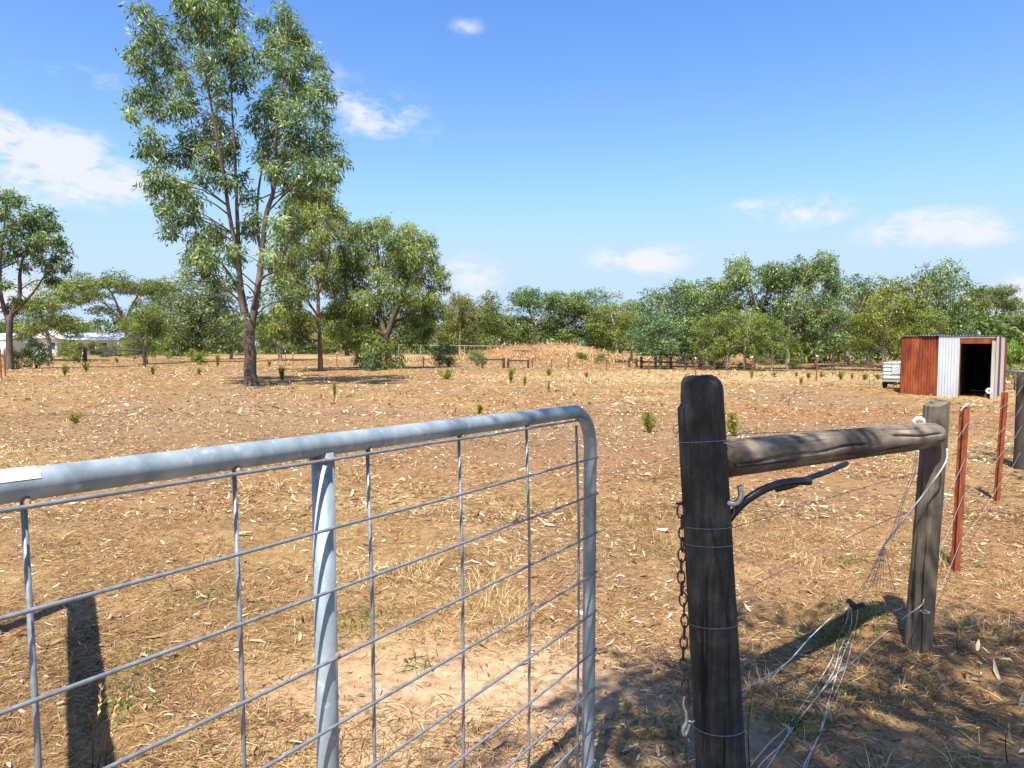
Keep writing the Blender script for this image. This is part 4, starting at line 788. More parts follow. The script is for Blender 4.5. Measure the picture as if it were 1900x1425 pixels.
def litter():
    Ps, Ln, Wd, Tn = [], [], [], []
    for n, y0, y1, pw, l0, l1, w in ((24000, 1.7, 6.5, 1.2, .012, .055, .2), (420, 1.7, 7, 1.4, .06, .12, .16), (62000, 6, 16, 1.35, .018, .065, .26), (72000, 15, 46, 1.45, .035, .12, .34)):
        X, Y = scatter(n, y0, y1, pw, rg0); k = rg0.random(n) < 2.6 * vn(X, Y, .8, 41) ** 1.5 * (.12 + vn(X, Y, 4.5, 42)); X, Y = X[k], Y[k]; n = len(X)
        Ps.append(np.stack([X, Y, gz(X, Y) + rg0.uniform(.003, .016, n)], -1)); l = np.clip(rg0.lognormal(math.log((l0 + l1) * .42), .5, n), l0 * .5, l1 * 1.7); Ln.append(l); Wd.append(l * w * rg0.uniform(.5, 1.5, n)); pale = rg0.random(n) < (.6 if n < 1000 else .22 if y0 < 5 else .36)
        Tn.append(np.clip(np.where(pale, rg0.normal(.85, .14, n), rg0.normal(.38, .2, n)), 0, 1))
    P = np.concatenate(Ps); n = len(P)
    strips('leaf_litter', P, rg0.uniform(0, 6.28, n), rg0.normal(.1, .2, n), rg0.normal(-.15, .6, n), np.concatenate(Ln), np.concatenate(Wd), 'litter', np.concatenate(Tn), 'pale fallen gum leaves and bark strewn on the ground', 'leaf litter')
def weeds():
    spots = [(-.9, 3.9, .18, 160), (-2.0, 4.2, .25, 160), (-1.9, 3.3, .2, 120), (1.93, 3.75, .16, 300), (1.72, 3.55, .13, 220), (.55, 2.72, .14, 160), (1.25, 2.75, .12, 120), (2.75, 2.75, .14, 160), (1.15, 2.75, .1, 80), (1.55, 3.0, .1, 120), (-1.75, 2.9, .15, 160), (1.2, 5.2, .3, 140), (1.0, 6.2, .4, 160), (2.5, 4.9, .15, 100), (-.4, 4.9, .25, 100), (-.5, 3.3, .12, 70), (1.8, 8, .5, 160), (-2, 7, .5, 120)]
    Ps = []
    for x, y, r, n in spots: q = rg0.normal(0, r * .6, (n, 2)) + (x, y); Ps.append(np.stack([q[:, 0], q[:, 1], gz(q[:, 0], q[:, 1]) - .003], -1))
    P = np.concatenate(Ps); n = len(P)
    o = strips('green_weeds', P, rg0.uniform(0, 6.28, n), np.abs(rg0.normal(.6, .4, n)), -rg0.uniform(.1, .7, n), rg0.uniform(.03, .10, n), rg0.uniform(.003, .007, n), 'blade_green', np.clip(rg0.normal(.45, .22, n), 0, 1), 'sparse low green weeds between the dry grass', 'weeds'); o.color = (.75, .85, .8, 1)
dry_grass(); litter(); weeds()

# ---------------------------------------------------------------- the steel gate
def gate():
    Dof = lambda px: 168.75 / (192 - .109 * px)
    Pa = at(0, 905, Dof(0)); Pb = at(1090, 905, Dof(1090)); a2 = Vector((Pa.x, Pa.y, 0)); dv = Vector((Pb.x - Pa.x, Pb.y - Pa.y, 0)).normalized(); nv = Vector((dv.y, -dv.x, 0))   # nv faces the camera side
    def on(px, py=900, off=0.0):
        o = Vector((0, 0, CAMZ)); d = ray(px, py); q = a2 + nv * off; t = (q - o).dot(nv) / d.dot(nv); return o + d * t
    def s_of(px, py=900): return (on(px, py) - a2).dot(dv)
    SAG = lambda s: .011 - .021 * s                       # the free end droops a little
    pt = lambda s, z, off=0: a2 + dv * s + nv * off + Vector((0, 0, z + SAG(s)))
    ztop = .5 * (on(150, 884).z + on(950, 776).z); r = .0225; s1 = s_of(1094, 1000); s0 = s1 - 3.1; zb = .04; Rb = .13
    root = empty('farm_gate', pt(s0, 0)); tag(root, 'galvanised tubular steel farm gate with welded mesh, standing ajar', 'gate')
    path = [pt(s0 + Rb, ztop), ]
    path = [pt(s, ztop) for s in np.linspace(s0 + Rb, s1 - Rb, 24)]
    arc = lambda cs, cz, a0, a1: [pt(cs + Rb * math.cos(a), cz + Rb * math.sin(a)) for a in np.linspace(a0, a1, 14)[1:]]
    path += arc(s1 - Rb, ztop - Rb, math.pi / 2, 0); path += [pt(s1, z) for z in np.linspace(ztop - Rb, zb + Rb, 10)[1:]]; path += arc(s1 - Rb, zb + Rb, 0, -math.pi / 2); path += [pt(s, zb) for s in np.linspace(s1 - Rb, s0 + Rb, 20)[1:]]
    path += arc(s0 + Rb, zb + Rb, -math.pi / 2, -math.pi); path += [pt(s0, z) for z in np.linspace(zb + Rb, ztop - Rb, 10)[1:]]; path += arc(s0 + Rb, ztop - Rb, math.pi, math.pi / 2)
    fr = MB().tube(path, r, 24, False).build('frame', 'galv', smooth=True); keep(fr, root)
    tp = MB(); sa, sb = s_of(-120, 905), s_of(66, 890); rt = r + .0008; vs = []; aa = np.linspace(R(24), R(165), 14)
    for s in (sa, sb): vs += [pt(s + (.0015 * math.sin(a * 9) if s == sb else 0), ztop + rt * math.sin(a), rt * math.cos(a)) for a in aa]
    tp.add(vs, [(i, i + 1, i + 15, i + 14) for i in range(13)]); keep(tp.build('white_tape', 'tape', smooth=True), root)
    sm = s_of(600, 900); rm = .0225
    keep(MB().tube([pt(sm, ztop - r * .6), pt(sm, .8), pt(sm, zb + r * .6)], rm, 22).build('brace_tube', 'galv', smooth=True), root); keep(MB().tube([pt(sm - 1.05, ztop - r * .6), pt(sm - 1.05, zb)], rm, 22).build('brace_tube', 'galv', smooth=True), root)
    keep(MB().ring(pt(sm, ztop - r - .004), (0, 0, 1), rm + .001, .004, 22, 8).build('weld', 'rust_weld', smooth=True), root)
    wr = .0041; wo = r - .003
    # vertical rods
    verts = [38, 430, 678, 848, 973, 1066]; svs = [s_of(p, 900) for p in verts]; s = svs[0]
    while s - .305 > s0 + .05: s -= .305; svs.append(s)
    rgz = random.Random(5)
    for s in svs:
        j = [rgz.uniform(-.0015, .0015) for _ in range(5)]
        top = ztop - r * .8 if s < s1 - Rb else ztop - Rb * .35
        keep(MB().tube([pt(s + j[i], z, wo - .002 if i else wo * .3) for i, z in enumerate(np.linspace(top, zb + .01, 5))], wr, 8).build('vertical_rod', 'galv_wire', smooth=True), root)
    # horizontal rods; the first runs tight under the top tube
    zs = [ztop - .026] + [on(1085, y).z - SAG(s1) for y in (851, 918, 992, 1065, 1137, 1209, 1279, 1351)]; dz = zs[2] - zs[3]
    while zs[-1] - .13 > zb + .03: zs.append(zs[-1] - .13)
    for k, z in enumerate(zs):
        e = s1 + .006 if k else s1 - Rb * .55
        keep(MB().tube([pt(s, z + rgz.uniform(-.0012, .0012), wo + wr * 1.7) for s in np.linspace(s0 + .01, e, 12)], wr * .86, 8).build('horizontal_rod', 'galv_wire', smooth=True), root)
        if k:
            keep(MB().tube([pt(s1 + .004, z, wo + wr), pt(s1 + .010, z + .002, wo + wr)], [.0052, .0036], 8).build('weld', 'rust_weld', smooth=True), root)
    for s in svs[:6:2] + svs[1:6:2]:
        keep(MB().tube([pt(s, ztop - r * .72, wo * .72), pt(s, ztop - r * 1.25, wo + .003)], [.0052, .0042], 8).build('weld', 'rust_weld', smooth=True), root)
    keep(MB().tube([pt(sm + .008, zs[3], wo + .006), pt(sm + .008, zs[3] + .008, wo + .006)], [.007, .004], 8).build('weld', 'rust_weld', smooth=True), root)
    # hinge post behind the photographer's left
    hp = pt(s0 - .16, 0); hb = Vector((hp.x, hp.y, T(hp.x, hp.y))); root2 = empty('hinge_post', hb); tag(root2, 'timber post behind the photographer that the gate hangs on', 'post')
    MB().tube([(0, 0, -.3), (0, 0, .8), (0, 0, 1.5)], [.085, .083, .08], 20).build('post_body', 'post_dark', root2)
    for z in (zb + .2, ztop - .22):
        keep(MB().tube([pt(s0 - .10, z), pt(s0 + .02, z)], .012, 10).build('hinge_pin', 'galv_wire'), root2)
gate()

# ---------------------------------------------------------------- strainer posts and rail on the right
def round_post(name, pt_, pb_, r0, r1, mat, label, n=96, m=90, chip=False, crack=None, cat='post'):
    top, bot = Vector(pt_), Vector(pb_); axis_ = (top - bot); Ln = axis_.length; ez = axis_.normalized(); ex = Vector((1, 0, 0)); ex = (ex - ez * ex.dot(ez)).normalized(); ey = ez.cross(ex)
    vs = []; fs = []; th = np.arange(n) / n * 2 * math.pi; rs = random.Random(3)
    for i in range(m + 1):
        f = i / m; zz = Ln * f; rr = r1 + (r0 - r1) * f
        rad = rr * (1 + .02 * (vn(np.cos(th) * 2 + 5, np.sin(th) * 2 + zz * .4, .8, 2) - .5) * 2 + .012 * (vn(th * 9, np.full(n, zz * 3), 1, 6) - .5) * 2)
        zoff = np.zeros(n)
        if chip:
            d = Ln - zz
            left = np.clip(np.cos(th - math.pi * 1.08) * 1.6 - .25, 0, 1)                 # left side split away near the top
            rad = rad - rr * .15 * left * np.clip((.095 - d) / .004, 0, 1) * (1 - .0) - rr * .05 * left * np.clip((.06 - d) / .02, 0, 1)
            rad = rad - rr * .16 * np.clip((.020 - d) / .020, 0, 1) ** 1.6 * (1 + .9 * (vn(th * 4, th * 0, 1, 4) - .5))
            right = np.clip(np.cos(th + .2), 0, 1); rad = rad - rr * .13 * right * np.clip((.040 - d) / .034, 0, 1)
        for (f0, f1, a0, a1, dep) in (crack or ()):
            if f0 < f < f1:
                ac = a0 + (a1 - a0) * (f - f0) / (f1 - f0) + .03 * math.sin(f * 60); dd = np.abs((th - ac + math.pi) % (2 * math.pi) - math.pi)
                rad = rad - dep * np.clip(1 - dd / .06, 0, 1) * min(1, (f - f0) * 14 + .1, (f1 - f) * 14 + .1)
        for j in range(n): vs.append(bot + ez * (zz + zoff[j]) + ex * (rad[j] * math.cos(th[j])) + ey * (rad[j] * math.sin(th[j])))
    for i in range(m):
        for j in range(n): fs.append((i * n + j, i * n + (j + 1) % n, (i + 1) * n + (j + 1) % n, (i + 1) * n + j))
    # domed weathered top
    prev = m * n; base_r = None
    for q, (k, up) in enumerate(((.8, .003), (.4, .005))):
        st = len(vs); ctr = sum((vs[m * n + j] for j in range(n)), Vector()) / n
        for j in range(n): vs.append(ctr + (vs[m * n + j] - ctr) * k + ez * (up + rs.uniform(-.003, .003)))
        for j in range(n): fs.append((prev + j, prev + (j + 1) % n, st + (j + 1) % n, st + j))
        prev = st
    fs.append(tuple(range(prev, prev + n)))
    # local coordinates along the post keep the grain vertical
    root = empty(name, bot); tag(root, label, cat); mb = MB(); mb.add([v - bot for v in vs], fs); o = mb.build('post_body', mat, root, True)
    return root, bot, ez, ex, ey
# near gate post
DP = 2.40; ptop = at(1297, 700, DP); pbt = at(1338, 1425, DP)
k = (pbt.z + .12) / (ptop.z - pbt.z); pbot = pbt - (ptop - pbt) * k
post_r = 43 * DP / FPX
gp_root, pb0, pez, pex, pey = round_post('gate_post', ptop, pbot, post_r * .98, post_r * 1.09, 'post_dark', 'thick dark weathered timber gate post with wire ties and hanging chain', chip=True, crack=((.40, .735, -math.pi / 2 + .62, -math.pi / 2 - .28, .014), (.72, .985, -math.pi / 2 + .25, -math.pi / 2 + .1, .008), (.80, .97, -math.pi / 2 - .5, -math.pi / 2 - .42, .007), (.1, .38, -math.pi / 2 + .1, -math.pi / 2 + .3, .006), (.15, .5, -math.pi / 2 - .7, -math.pi / 2 - .75, .006), (.85, .99, -math.pi / 2 + .8, -math.pi / 2 + .75, .009)))
def on_post(py, ang=0):                                    # axis point of the near post at a photo row
    f = (py - 700) / 725; c = ptop.lerp(pbt, f); return c
for py, tl in ((815, .02), (969, .05), (1001, .06), (1147, .03), (1342, .04)):
    c = on_post(py); rr = post_r * (1 + .12 * (py - 700) / 725) * 1.0 + .0015
    ax = (pez + Vector((tl, .12, 0))).normalized()
    keep(MB().ring(c, ax, rr, .0017, 48, 6).build('wire_tie', 'galv_wire', smooth=True), gp_root)
# J hook screwed into the post
hk = [at(1335, 931, DP - .03), at(1350, 933, DP - .05), at(1364, 934, DP - .06), at(1373, 926, DP - .065), at(1375, 913, DP - .065), at(1372, 902, DP - .065)]
keep(MB().tube(smoothpath(hk, 5), .0105, 12).build('hook', 'steel_bright', smooth=True), gp_root)
keep(MB().tube(smoothpath([at(1363, 940, DP - .055), at(1360, 955, DP - .06), at(1352, 966, DP - .05), at(1338, 969, DP - .06)], 4), .0018, 6).build('wire_tie', 'galv_wire', smooth=True), gp_root)
keep(MB().tube(smoothpath([at(1258, 788, DP), at(1249, 795, DP), at(1252, 805, DP), at(1258, 800, DP), at(1253, 812, DP)], 4), .0016, 6).build('wire_tie', 'wire_dull', smooth=True), gp_root)
# old poly pipe sleeve hanging by the hook
hr = empty('poly_pipe', at(1352, 966, DP)); tag(hr, 'bent black poly pipe hanging from the hook on the near gate post', 'pipe')
keep(MB().tube(smoothpath([at(1340, 985, DP + .05), at(1353, 962, DP), at(1378, 934, DP - .01), at(1410, 912, DP), at(1445, 898, DP + .02), at(1480, 893, DP + .05), at(1502, 893, DP + .07)], 5), .0150, 14).build('outer_sleeve', 'hose', smooth=True), hr)
keep(MB().tube(smoothpath([at(1440, 908, DP + .06), at(1470, 901, DP + .08), at(1495, 889, DP + .11), at(1530, 877, DP + .16), at(1571, 860, DP + .22)], 5), .0105, 12).build('inner_pipe', 'hose', smooth=True), hr)
# chain
ch = empty('gate_chain', at(1262, 940, DP - .03)); tag(ch, 'rusty steel chain with snap hook hanging down the near gate post', 'chain')
c0, c1 = at(1263, 938, DP - .06), at(1271, 1283, DP - .06); L_ = (c0 - c1).length; NL = 17; pit = L_ / NL
link_mesh = [MB().ring((0, 0, 0), ax_, .0125, .0036, 20, 8, sx=1.95, updir=(0, 0, 1)).mesh('link', True) for ax_ in ((.35, 1, 0), (1, -.35, 0))]
for i in range(NL):
    p = c0.lerp(c1, (i + .5) / NL) + Vector((.004 * math.sin(i * .8), 0, 0)); o = link('link', link_mesh[i % 2], 'chain'); o.location = p; o.rotation_euler = (0, 0, .25 * math.sin(i * 1.7)); keep(o, ch)
keep(MB().tube([c0 + Vector((-.014, .0, .006)), c0 + Vector((.03, .03, .004))], .0045, 8).build('staple', 'chain'), ch)
pl = MB(); q = at(1273, 1297, DP - .06); u = DP / FPX
pl.prism([(-9 * u, -14 * u), (-6 * u, 10 * u), (-2 * u, 20 * u), (3 * u, 20 * u), (8 * u, 8 * u), (10 * u, -12 * u), (4 * u, -20 * u), (-4 * u, -20 * u)], -.0022, .0022, Matrix.Translation(q) @ Matrix.Rotation(math.pi / 2, 4, 'X')); keep(pl.build('swivel_plate', 'chain'), ch)
sh = empty  # snap hook: eye, shank and hooked nose
P_ = lambda x, y, d=0: at(x, y, DP - .06 + d)
keep(MB().tube(smoothpath([P_(1270, 1292), P_(1268, 1308), P_(1273, 1322), P_(1274, 1340), P_(1268, 1352), P_(1270, 1364), P_(1275, 1358), P_(1280, 1344)], 5), np.interp(np.linspace(0, 1, 36), [0, .3, .6, 1], [.0045, .006, .0075, .004]), 10).build('snap_hook', 'steel_bright', smooth=True), ch)
keep(MB().tube([P_(1274, 1336), P_(1283, 1340), P_(1289, 1337)], [.0035, .003, .004], 8).build('snap_lever', 'steel_bright', smooth=True), ch)

# end post: flat sawn face
DE = 3.5; et = at(1738, 746, DE); eb = ground(1702, 1202); eb = at(1702, 1206, eb.y); DE2 = eb.y; et = at(1738, 748, DE2)
def slab_post():
    root = empty('end_post', (eb.x, eb.y, T(eb.x, eb.y))); tag(root, 'grey sawn timber end post leaning right, carrying the rail end', 'post')
    ez = (et - eb).normalized(); fy = Vector((.45, -.89, 0)); fy = (fy - ez * fy.dot(ez)).normalized(); fx = fy.cross(ez) * -1
    fx = ez.cross(fy) * -1; Ln = (et - eb).length; w = .075; vs = []; fs = []
    prof = [(-.072, -.045), (-.06, -.06), (.06, -.062), (.073, -.045), (.075, .03), (.055, .06), (0, .07), (-.055, .06), (-.075, .03)]; n = len(prof); m = 30; rs = random.Random(8)
    for i in range(m + 1):
        f = i / m; k = .82 - .1 * f; zz = -.25 + (Ln + .25) * f
        for (x, y) in prof:
            tilt = (x * -.22 if i == m else 0); jit = .0015
            vs.append(eb + ez * (zz + tilt) + fx * (x * k + rs.uniform(-jit, jit)) - fy * (y * k + rs.uniform(-jit, jit)))
    for i in range(m):
        for j in range(n): fs.append((i * n + j, i * n + (j + 1) % n, (i + 1) * n + (j + 1) % n, (i + 1) * n + j))
    fs.append(tuple(range(m * n, m * n + n))); mb = MB(); mb.add([v - root.location for v in vs], fs); mb.build('post_body', 'post_grey', root)
    keep(MB().ring(at(1716, 1150 - 15, DE2 - .08), ez, .02, .002, 16, 5).build('wire_tie', 'cord', smooth=True), root)
    return root
e_root = slab_post()
# rail
def rail():
    a = at(1340, 852, DP + .05); b = at(1736, 806, DE2 - .06); Ln = (b - a).length; ex = (b - a).normalized(); rot = ex.to_track_quat('X', 'Z')
    root = empty('timber_rail', a); root.rotation_mode = 'QUATERNION'; root.rotation_quaternion = rot; tag(root, 'round weathered timber rail between near gate post and end post', 'rail')
    n, m = 96, 90; th = np.arange(n) / n * 2 * math.pi; vs = []; fs = []
    for i in range(m + 1):
        f = i / m; x = Ln * f; r = np.interp(f, [0, .5, .9, .985, 1], [.0685, .0665, .064, .058, .05])
        rad = r * (1 + .03 * (vn(np.cos(th) * 2 + 3, np.sin(th) * 2 + x, .9, 3) - .5) * 2)
        for (f0, f1, a0, a1, dep) in ((.0, .55, .12, -.15, .016), (.66, .97, -.45, -.15, .016), (.6, .9, -1.0, -.85, .009), (.3, .64, .55, .6, .007), (.1, .4, -.75, -.65, .006)):
            if f0 < f < f1:
                ac = a0 + (a1 - a0) * (f - f0) / (f1 - f0) + .06 * math.sin(f * 25); dd = np.abs((th - ac + math.pi) % (2 * math.pi) - math.pi); rad = rad - dep * np.clip(1 - dd / .10, 0, 1) * min(1, (f - f0) * 20 + .2, (f1 - f) * 20)
        for j in range(n): vs.append((x, rad[j] * math.sin(th[j] + math.pi / 2 * 0) * 1.0 if False else rad[j] * math.cos(th[j] + math.pi / 2 + math.pi / 2), rad[j] * math.sin(th[j] + math.pi)))
    for i in range(m):
        for j in range(n): fs.append((i * n + j, i * n + (j + 1) % n, (i + 1) * n + (j + 1) % n, (i + 1) * n + j))
    fs.append(tuple(range(n - 1, -1, -1))); fs.append(tuple(range(m * n, m * n + n))); mb = MB(); mb.add(vs, fs); mb.build('rail_body', 'rail_wood', root, True)
rail()
# insulators
def insulator(p, ax, lab, s=1.0):
    root = empty('insulator', p); tag(root, lab, 'insulator'); MB().ring((0, 0, 0), ax, .019 * s, .0105 * s, 28, 12, squash=1.1).build('ring_body', 'ceramic', root, True); MB().ring((0, 0, 0), ax, .0205 * s, .004 * s, 24, 8, squash=3.2).build('groove', 'ceramic', root, True); return root
insulator(at(1705, 783, DE2 - .06), (.4, 1, .3), 'white porcelain ring insulator on the rail against the end post')

# steel pickets of the near fence
def picket(px, ytop, ybase, lab, lean=0):
    b = ground(px, ybase); t = at(px + lean, ytop, b.y); root = empty('steel_picket', b); tag(root, lab, 'fence picket', 'rusty steel pickets right of the end post')
    h = t.z - b.z; w = .034; prof = [(.0035, .002), (.0035, w), (-.0035, w), (-.0035, .002), (-w * .87, -w * .5 + .003), (-w * .87 + .0035, -w * .5 - .003), (0, -.005), (w * .87 - .0035, -w * .5 - .003), (w * .87, -w * .5 + .003)]
    sk = Matrix(((1, 0, (t.x - b.x) / h, 0), (0, 1, 0, 0), (0, 0, 1, 0), (0, 0, 0, 1))) @ Matrix.Rotation(2.55, 4, 'Z')
    m = MB(); m.prism(prof, -.3, h, sk); m.build('steel_body', 'rust', root)
    for k in range(8):
        z = h - .06 - k * .125
        if z < .1: break
        d = sk @ Vector((.0045, .024, z)); d2 = sk @ Vector((-.0045, .024, z)); MB().tube([d, d2], .0042, 8).build('hole_rim', 'galv_wire', root)
    return b, t
pk1 = picket(1772, 755, 1060, 'nearest rusty steel picket, just right of the end post', 18)
pk2 = picket(1849, 728, 931, 'second rusty steel picket, further along and smaller', 16)
c = MB().tube(smoothpath([pk1[1] + Vector((-.03, 0, -.03)), pk1[1] + Vector((-.01, -.02, .012)), pk1[1] + Vector((.02, -.01, .022)), pk1[1] + Vector((.03, 0, .004))], 4), .004, 8).build('picket_clip', 'ceramic', smooth=True); tag(c, 'small pale wire clip on top of the nearest picket', 'clip')
insulator(at(1835, 725.5, pk2[0].y - .05), (.3, 1, .2), 'white ring insulator hanging left of the second picket', 1.05)
# dark strainer post at the right edge with its pipe rail
def edge_post():
    b = ground(1897, 870); root = empty('strainer_post', b); tag(root, 'black timber strainer post at the right edge of the photo', 'post'); h = at(1897, 690, b.y).z - b.z
    m = MB(); zz = np.linspace(-.3, h, 12); m.tube([(0.004 * math.sin(z * 5), 0, z) for z in zz], [.105 - .006 * i / 12 for i in range(12)], 24); m.build('post_body', 'timber_far', root, True)
    q0 = at(1868, 688.5, b.y + .5) - b; MB().tube([q0, (.06, .09, h - .012), (1.2, -.3, h - .012)], .02, 12).build('pipe_rail', 'galv', root, True)
    return b, h
epb, eph = edge_post()

# fence wires
def wire(pts, r=.0016, mat='wire_dull', n=6): return MB().tube(smoothpath(pts, 6), r, n, False).build('wire', mat, smooth=True)
fw = empty('fence_wires', at(1341, 806, DP)); tag(fw, 'thin strained wires between near gate post and end post', 'wire')
for pts in ([at(1340, 812, DP), at(1365, 806, DP + .05), at(1420, 803, DP + .2), at(1560, 797, DP + .7), at(1692, 785, DE2 - .05)],
            [at(1345, 983, DP), at(1430, 958, DP + .3), at(1530, 926, DP + .6), at(1620, 900, DP + .95), at(1706, 876, DE2)],
            [at(1358, 1110, DP), at(1430, 1070, DP + .3), at(1540, 1015, DP + .6), at(1625, 974, DP + 1.0), at(1690, 948, DE2)]):
    keep(wire(pts), fw)
tw = [at(1340 + 2.2 * i, 812 - .5 * i, DP + .012 * i) + Vector((0, .003 * math.cos(i * 1.4), .003 * math.sin(i * 1.4))) for i in range(26)]
keep(MB().tube(tw, .0015, 5).build('wire_twist', 'galv_wire', smooth=True), fw)
keep(MB().tube([at(1342, 820, DP - .06), at(1362, 829, DP - .04)], [.0016, .0028], 6).build('wire_end', 'steel_bright', smooth=True), fw)
fs_ = empty('fence_strands', Vector((et.x, et.y, 0))); tag(fs_, 'sagging pale wires strung along the pickets right of the end post', 'wire')
epf = [(.18, .2), (.45, .5), (.72, .74), (1.02, .97)]
pA, pB, pC = Vector((eb.x, eb.y, 0)), pk1[0], pk2[0]
for hA, hf in epf:
    xa = eb.lerp(et, (hA - eb.z) / (et.z - eb.z)) + Vector((.06, .03, 0)); h1 = pk1[1].z - pk1[0].z; h2 = pk2[1].z - pk2[0].z
    q1 = pk1[0].lerp(pk1[1], hf * .93) + Vector((0, -.036, 0)); q2 = pk2[0].lerp(pk2[1], hf * .93) + Vector((0, -.036, 0)); q3 = epb + Vector((-.08, -.06, hf * eph * .9))
    sag = Vector((0, 0, -.05))
    keep(wire([xa, xa.lerp(q1, .5) + sag * .3, q1], .0013, 'wire_pale'), fs_); keep(wire([q1, q1.lerp(q2, .5) + sag * .6, q2], .0014, 'wire_pale'), fs_); keep(wire([q2, q2.lerp(q3, .5) + sag * .6, q3], .0015, 'wire_pale'), fs_)
keep(wire([at(1835, 725, pk2[0].y - .05), at(1825, 737, pk2[0].y + .3), at(1805, 755, pk2[0].y + 1)], .0022, 'cord'), fs_)

# tangle of electric gate cord hanging from the end post
ct = empty('electric_cord_tangle', ground(1585, 1130)); tag(ct, 'slack white electric-fence cords hanging from end post and trailing over the ground', 'cord')
DH = 3.62
def cord(pts, r=.0026, mat='cord'):
    r *= .85; kj = random.Random(len(bpy.data.objects)); pts = [Vector(p) + Vector((kj.uniform(-1, 1), kj.uniform(-1, 1), kj.uniform(-.3, .6))) * .007 * (0 < i < len(pts) - 1) for i, p in enumerate(pts)]; o = MB().tube(smoothpath(pts, 6), r, 6).build('cord', mat, smooth=True); keep(o, ct)
knot = at(1640, 1012, DH - .1)
cord([at(1757, 832, DE2 - .12), at(1752, 858, DE2 - .13), at(1722, 905, DE2 - .12), at(1680, 962, DE2 - .05), knot], .0048)
cord([at(1700, 832, DE2 + .05), at(1690, 880, DE2), at(1672, 935, DH - .05), at(1655, 985, DH - .1), knot], .0022)
cord([at(1704, 832, DE2 + .05), at(1696, 885, DE2), at(1680, 930, DH - .05), at(1660, 990, DH - .1), knot], .0022)
cord([knot, at(1632, 1030, DH - .1), at(1640, 1018, DH - .12)], .005)
def gcord(pxs, z=.012, r=.0027, first=None):
    pts = []
    for i, (x, y) in enumerate(pxs): g_ = ground(x, y); pts.append(g_ + Vector((0, 0, z)))
    if first is not None: pts = [first] + pts
    cord(pts, r)
h1, h2 = at(1577, 1118, DH), at(1592, 1124, DH)
cord([at(1374, 1282, DP + .03), at(1420, 1255, DP + .2), at(1460, 1226, DP + .45), at(1505, 1183, DP + .7), at(1545, 1143, DP + .95), h1], .003)
gcord([(1572, 1160), (1550, 1200), (1540, 1232), (1500, 1300), (1460, 1352), (1430, 1385), (1396, 1425), (1370, 1460)], first=h1)
gcord([(1580, 1165), (1560, 1210), (1545, 1250), (1510, 1310), (1475, 1350), (1450, 1385), (1415, 1428), (1395, 1460)], first=h1)
gcord([(1585, 1160), (1575, 1200), (1560, 1240), (1545, 1290), (1532, 1330), (1515, 1380), (1498, 1425), (1480, 1470)], first=h2)
gcord([(1590, 1165), (1578, 1205), (1564, 1260), (1540, 1315), (1524, 1360), (1506, 1410), (1492, 1450)], first=h2, r=.0022)
gcord([(1566, 1240), (1535, 1275), (1505, 1310), (1480, 1340), (1460, 1372), (1425, 1425), (1410, 1450)], r=.0022)
gcord([(1650, 1172), (1620, 1195), (1590, 1225), (1560, 1250)], r=.002)
cord([at(1714, 1112, DE2 - .09), at(1708, 1122, DE2 - .12), at(1695, 1136, DE2 - .2), at(1672, 1150, DE2 - .1)], .003)
for i in range(10):                                          # gathered mesh skirt under the knot
    f = i / 9; e = at(1598 + 62 * f, 1098 - 8 * math.sin(f * 3.1) , DH - .12 + .24 * ((i * 3) % 10) / 10); mid = knot.lerp(e, .5) + Vector((0, 0, .012)); cord([knot, mid, e], .0013, 'wire_dull')
for q in (.35, .5, .65, .8, .95):
    pts = [knot.lerp(at(1598 + 62 * f, 1098 - 8 * math.sin(f * 3.1), DH - .12 + .24 * ((int(f * 9) * 3) % 10) / 10), q) for f in np.linspace(0, 1, 10)]; cord(pts, .0012, 'wire_dull')
cord([at(1640, 1018, DH - .1), at(1610, 1075, DH - .08), h1], .0022); cord([at(1640, 1018, DH - .1), at(1618, 1080, DH - .05), h2], .0022)
# dark plastic gate handles where the cords meet
for i, (a, b_) in enumerate(((at(1572, 1112, DH), at(1586, 1126, DH - .03)), (at(1584, 1127, DH - .02), at(1604, 1122, DH)))):
    keep(MB().tube([a, a.lerp(b_, .15), a.lerp(b_, .5), a.lerp(b_, .85), b_], [.009, .017, .013, .018, .009], 12).build('grip_handle', 'hose', smooth=True), ct)

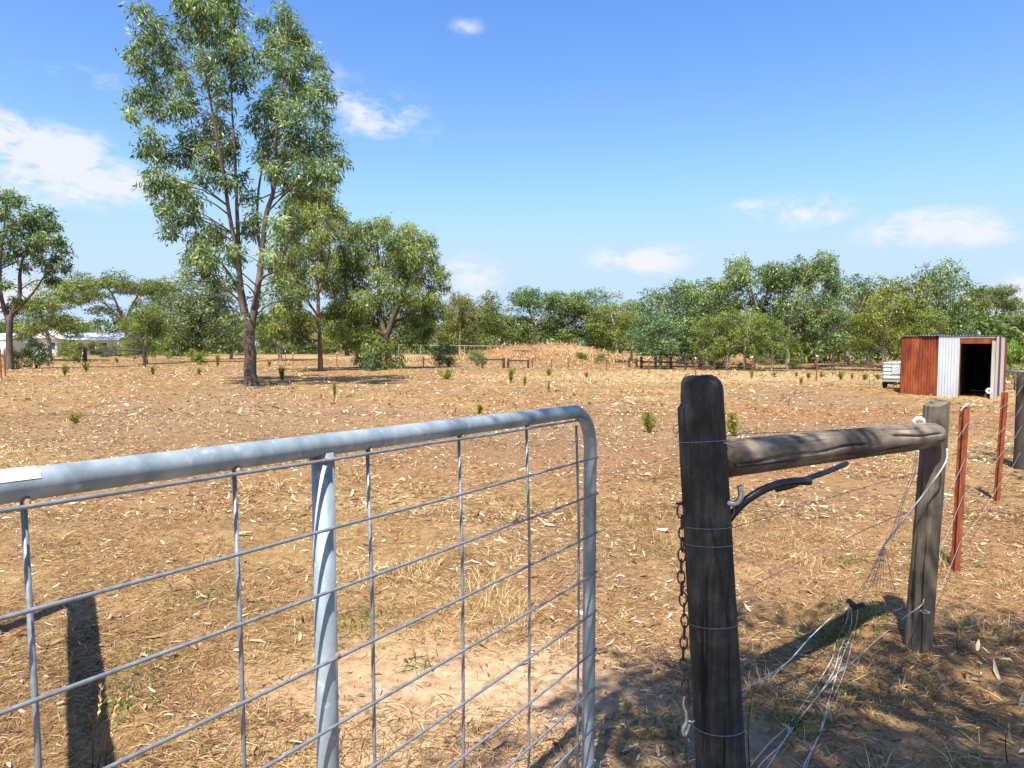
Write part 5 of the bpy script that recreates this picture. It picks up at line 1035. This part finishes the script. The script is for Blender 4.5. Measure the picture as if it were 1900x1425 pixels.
# timber brace just outside the left edge: its shadow falls inside the gate
def left_brace():
    b = Vector((-2.94, 3.60, T(-2.94, 3.60))); root = empty('timber_hframe', b); tag(root, 'timber brace frame outside the left edge, casting its shadow by the gate', 'timber rail')
    MB().tube([(0, 0, -.3), (0, 0, .6), (0, 0, 1.2)], [.07, .068, .066], 18).build('post', 'post_grey', root); e = Vector((1.46, -2.2, 0))
    MB().tube([(.03, -.05, 1.12), tuple(e + Vector((0, 0, 1.12)))], .07, 18).build('rail', 'post_grey', root); MB().tube([tuple(e + Vector((.02, -.06, -.3))), tuple(e + Vector((.02, -.06, 1.25)))], .08, 18).build('post', 'post_grey', root)
left_brace()

# a few tall stalks in the foreground
def stalks(lst, name, mat, lab, tint):
    for (px, yb, xt, yt, l_) in lst:
        b = ground(px, yb); t = at(xt, yt, b.y - .02); mid = b.lerp(t, .55) + Vector((-.012, 0, .01)); root = empty(name, b); tag(root, l_, 'grass stalk')
        st = MB().tube(smoothpath([b, mid, t], 4), list(np.linspace(.0026, .0012, 9)), 5).build('stem', mat, smooth=True); keep(st, root)
        rg = np.random.default_rng(int(px)); n = 26; f = rg.uniform(.62, 1, n); P = np.array([tuple(b.lerp(t, q)) for q in f]); A = unit(rg.normal(0, .35, (n, 3)) + np.array(tuple((t - b).normalized())))
        V, F = leaf_quads(P, A, rg.uniform(.012, .026, n), rg.uniform(.004, .007, n), rg); s = link('seed_head', quads('seed_head', V, F, np.repeat(np.full(n, .8), 4)), mat); keep(s, root); s.color = (*tint, 1); st.color = (*tint, 1)
stalks([(172, 1440, 188, 1272, 'dry seeding grass stalk upright in the brace shadow'), (178, 1450, 222, 1285, 'dry seeding grass stalk leaning right in the brace shadow'), (196, 1430, 212, 1330, 'short dry grass stalk between two taller ones in shadow')], 'grass_stalk', 'straw', '', (1.4, 1.35, 1.2))
stalks([(1392, 1440, 1396, 1285, 'single green grass stalk right of the near gate post')], 'grass_stalk', 'blade_green', '', (1.1, 1.2, .9))
stalks([(1778, 1215, 1780, 1172, 'pale dry grass stalk right of the end post foot'), (1870, 1425, 1872, 1348, 'pale grass stalk in shade at bottom right')], 'grass_stalk', 'straw', '', (1.3, 1.2, .9))
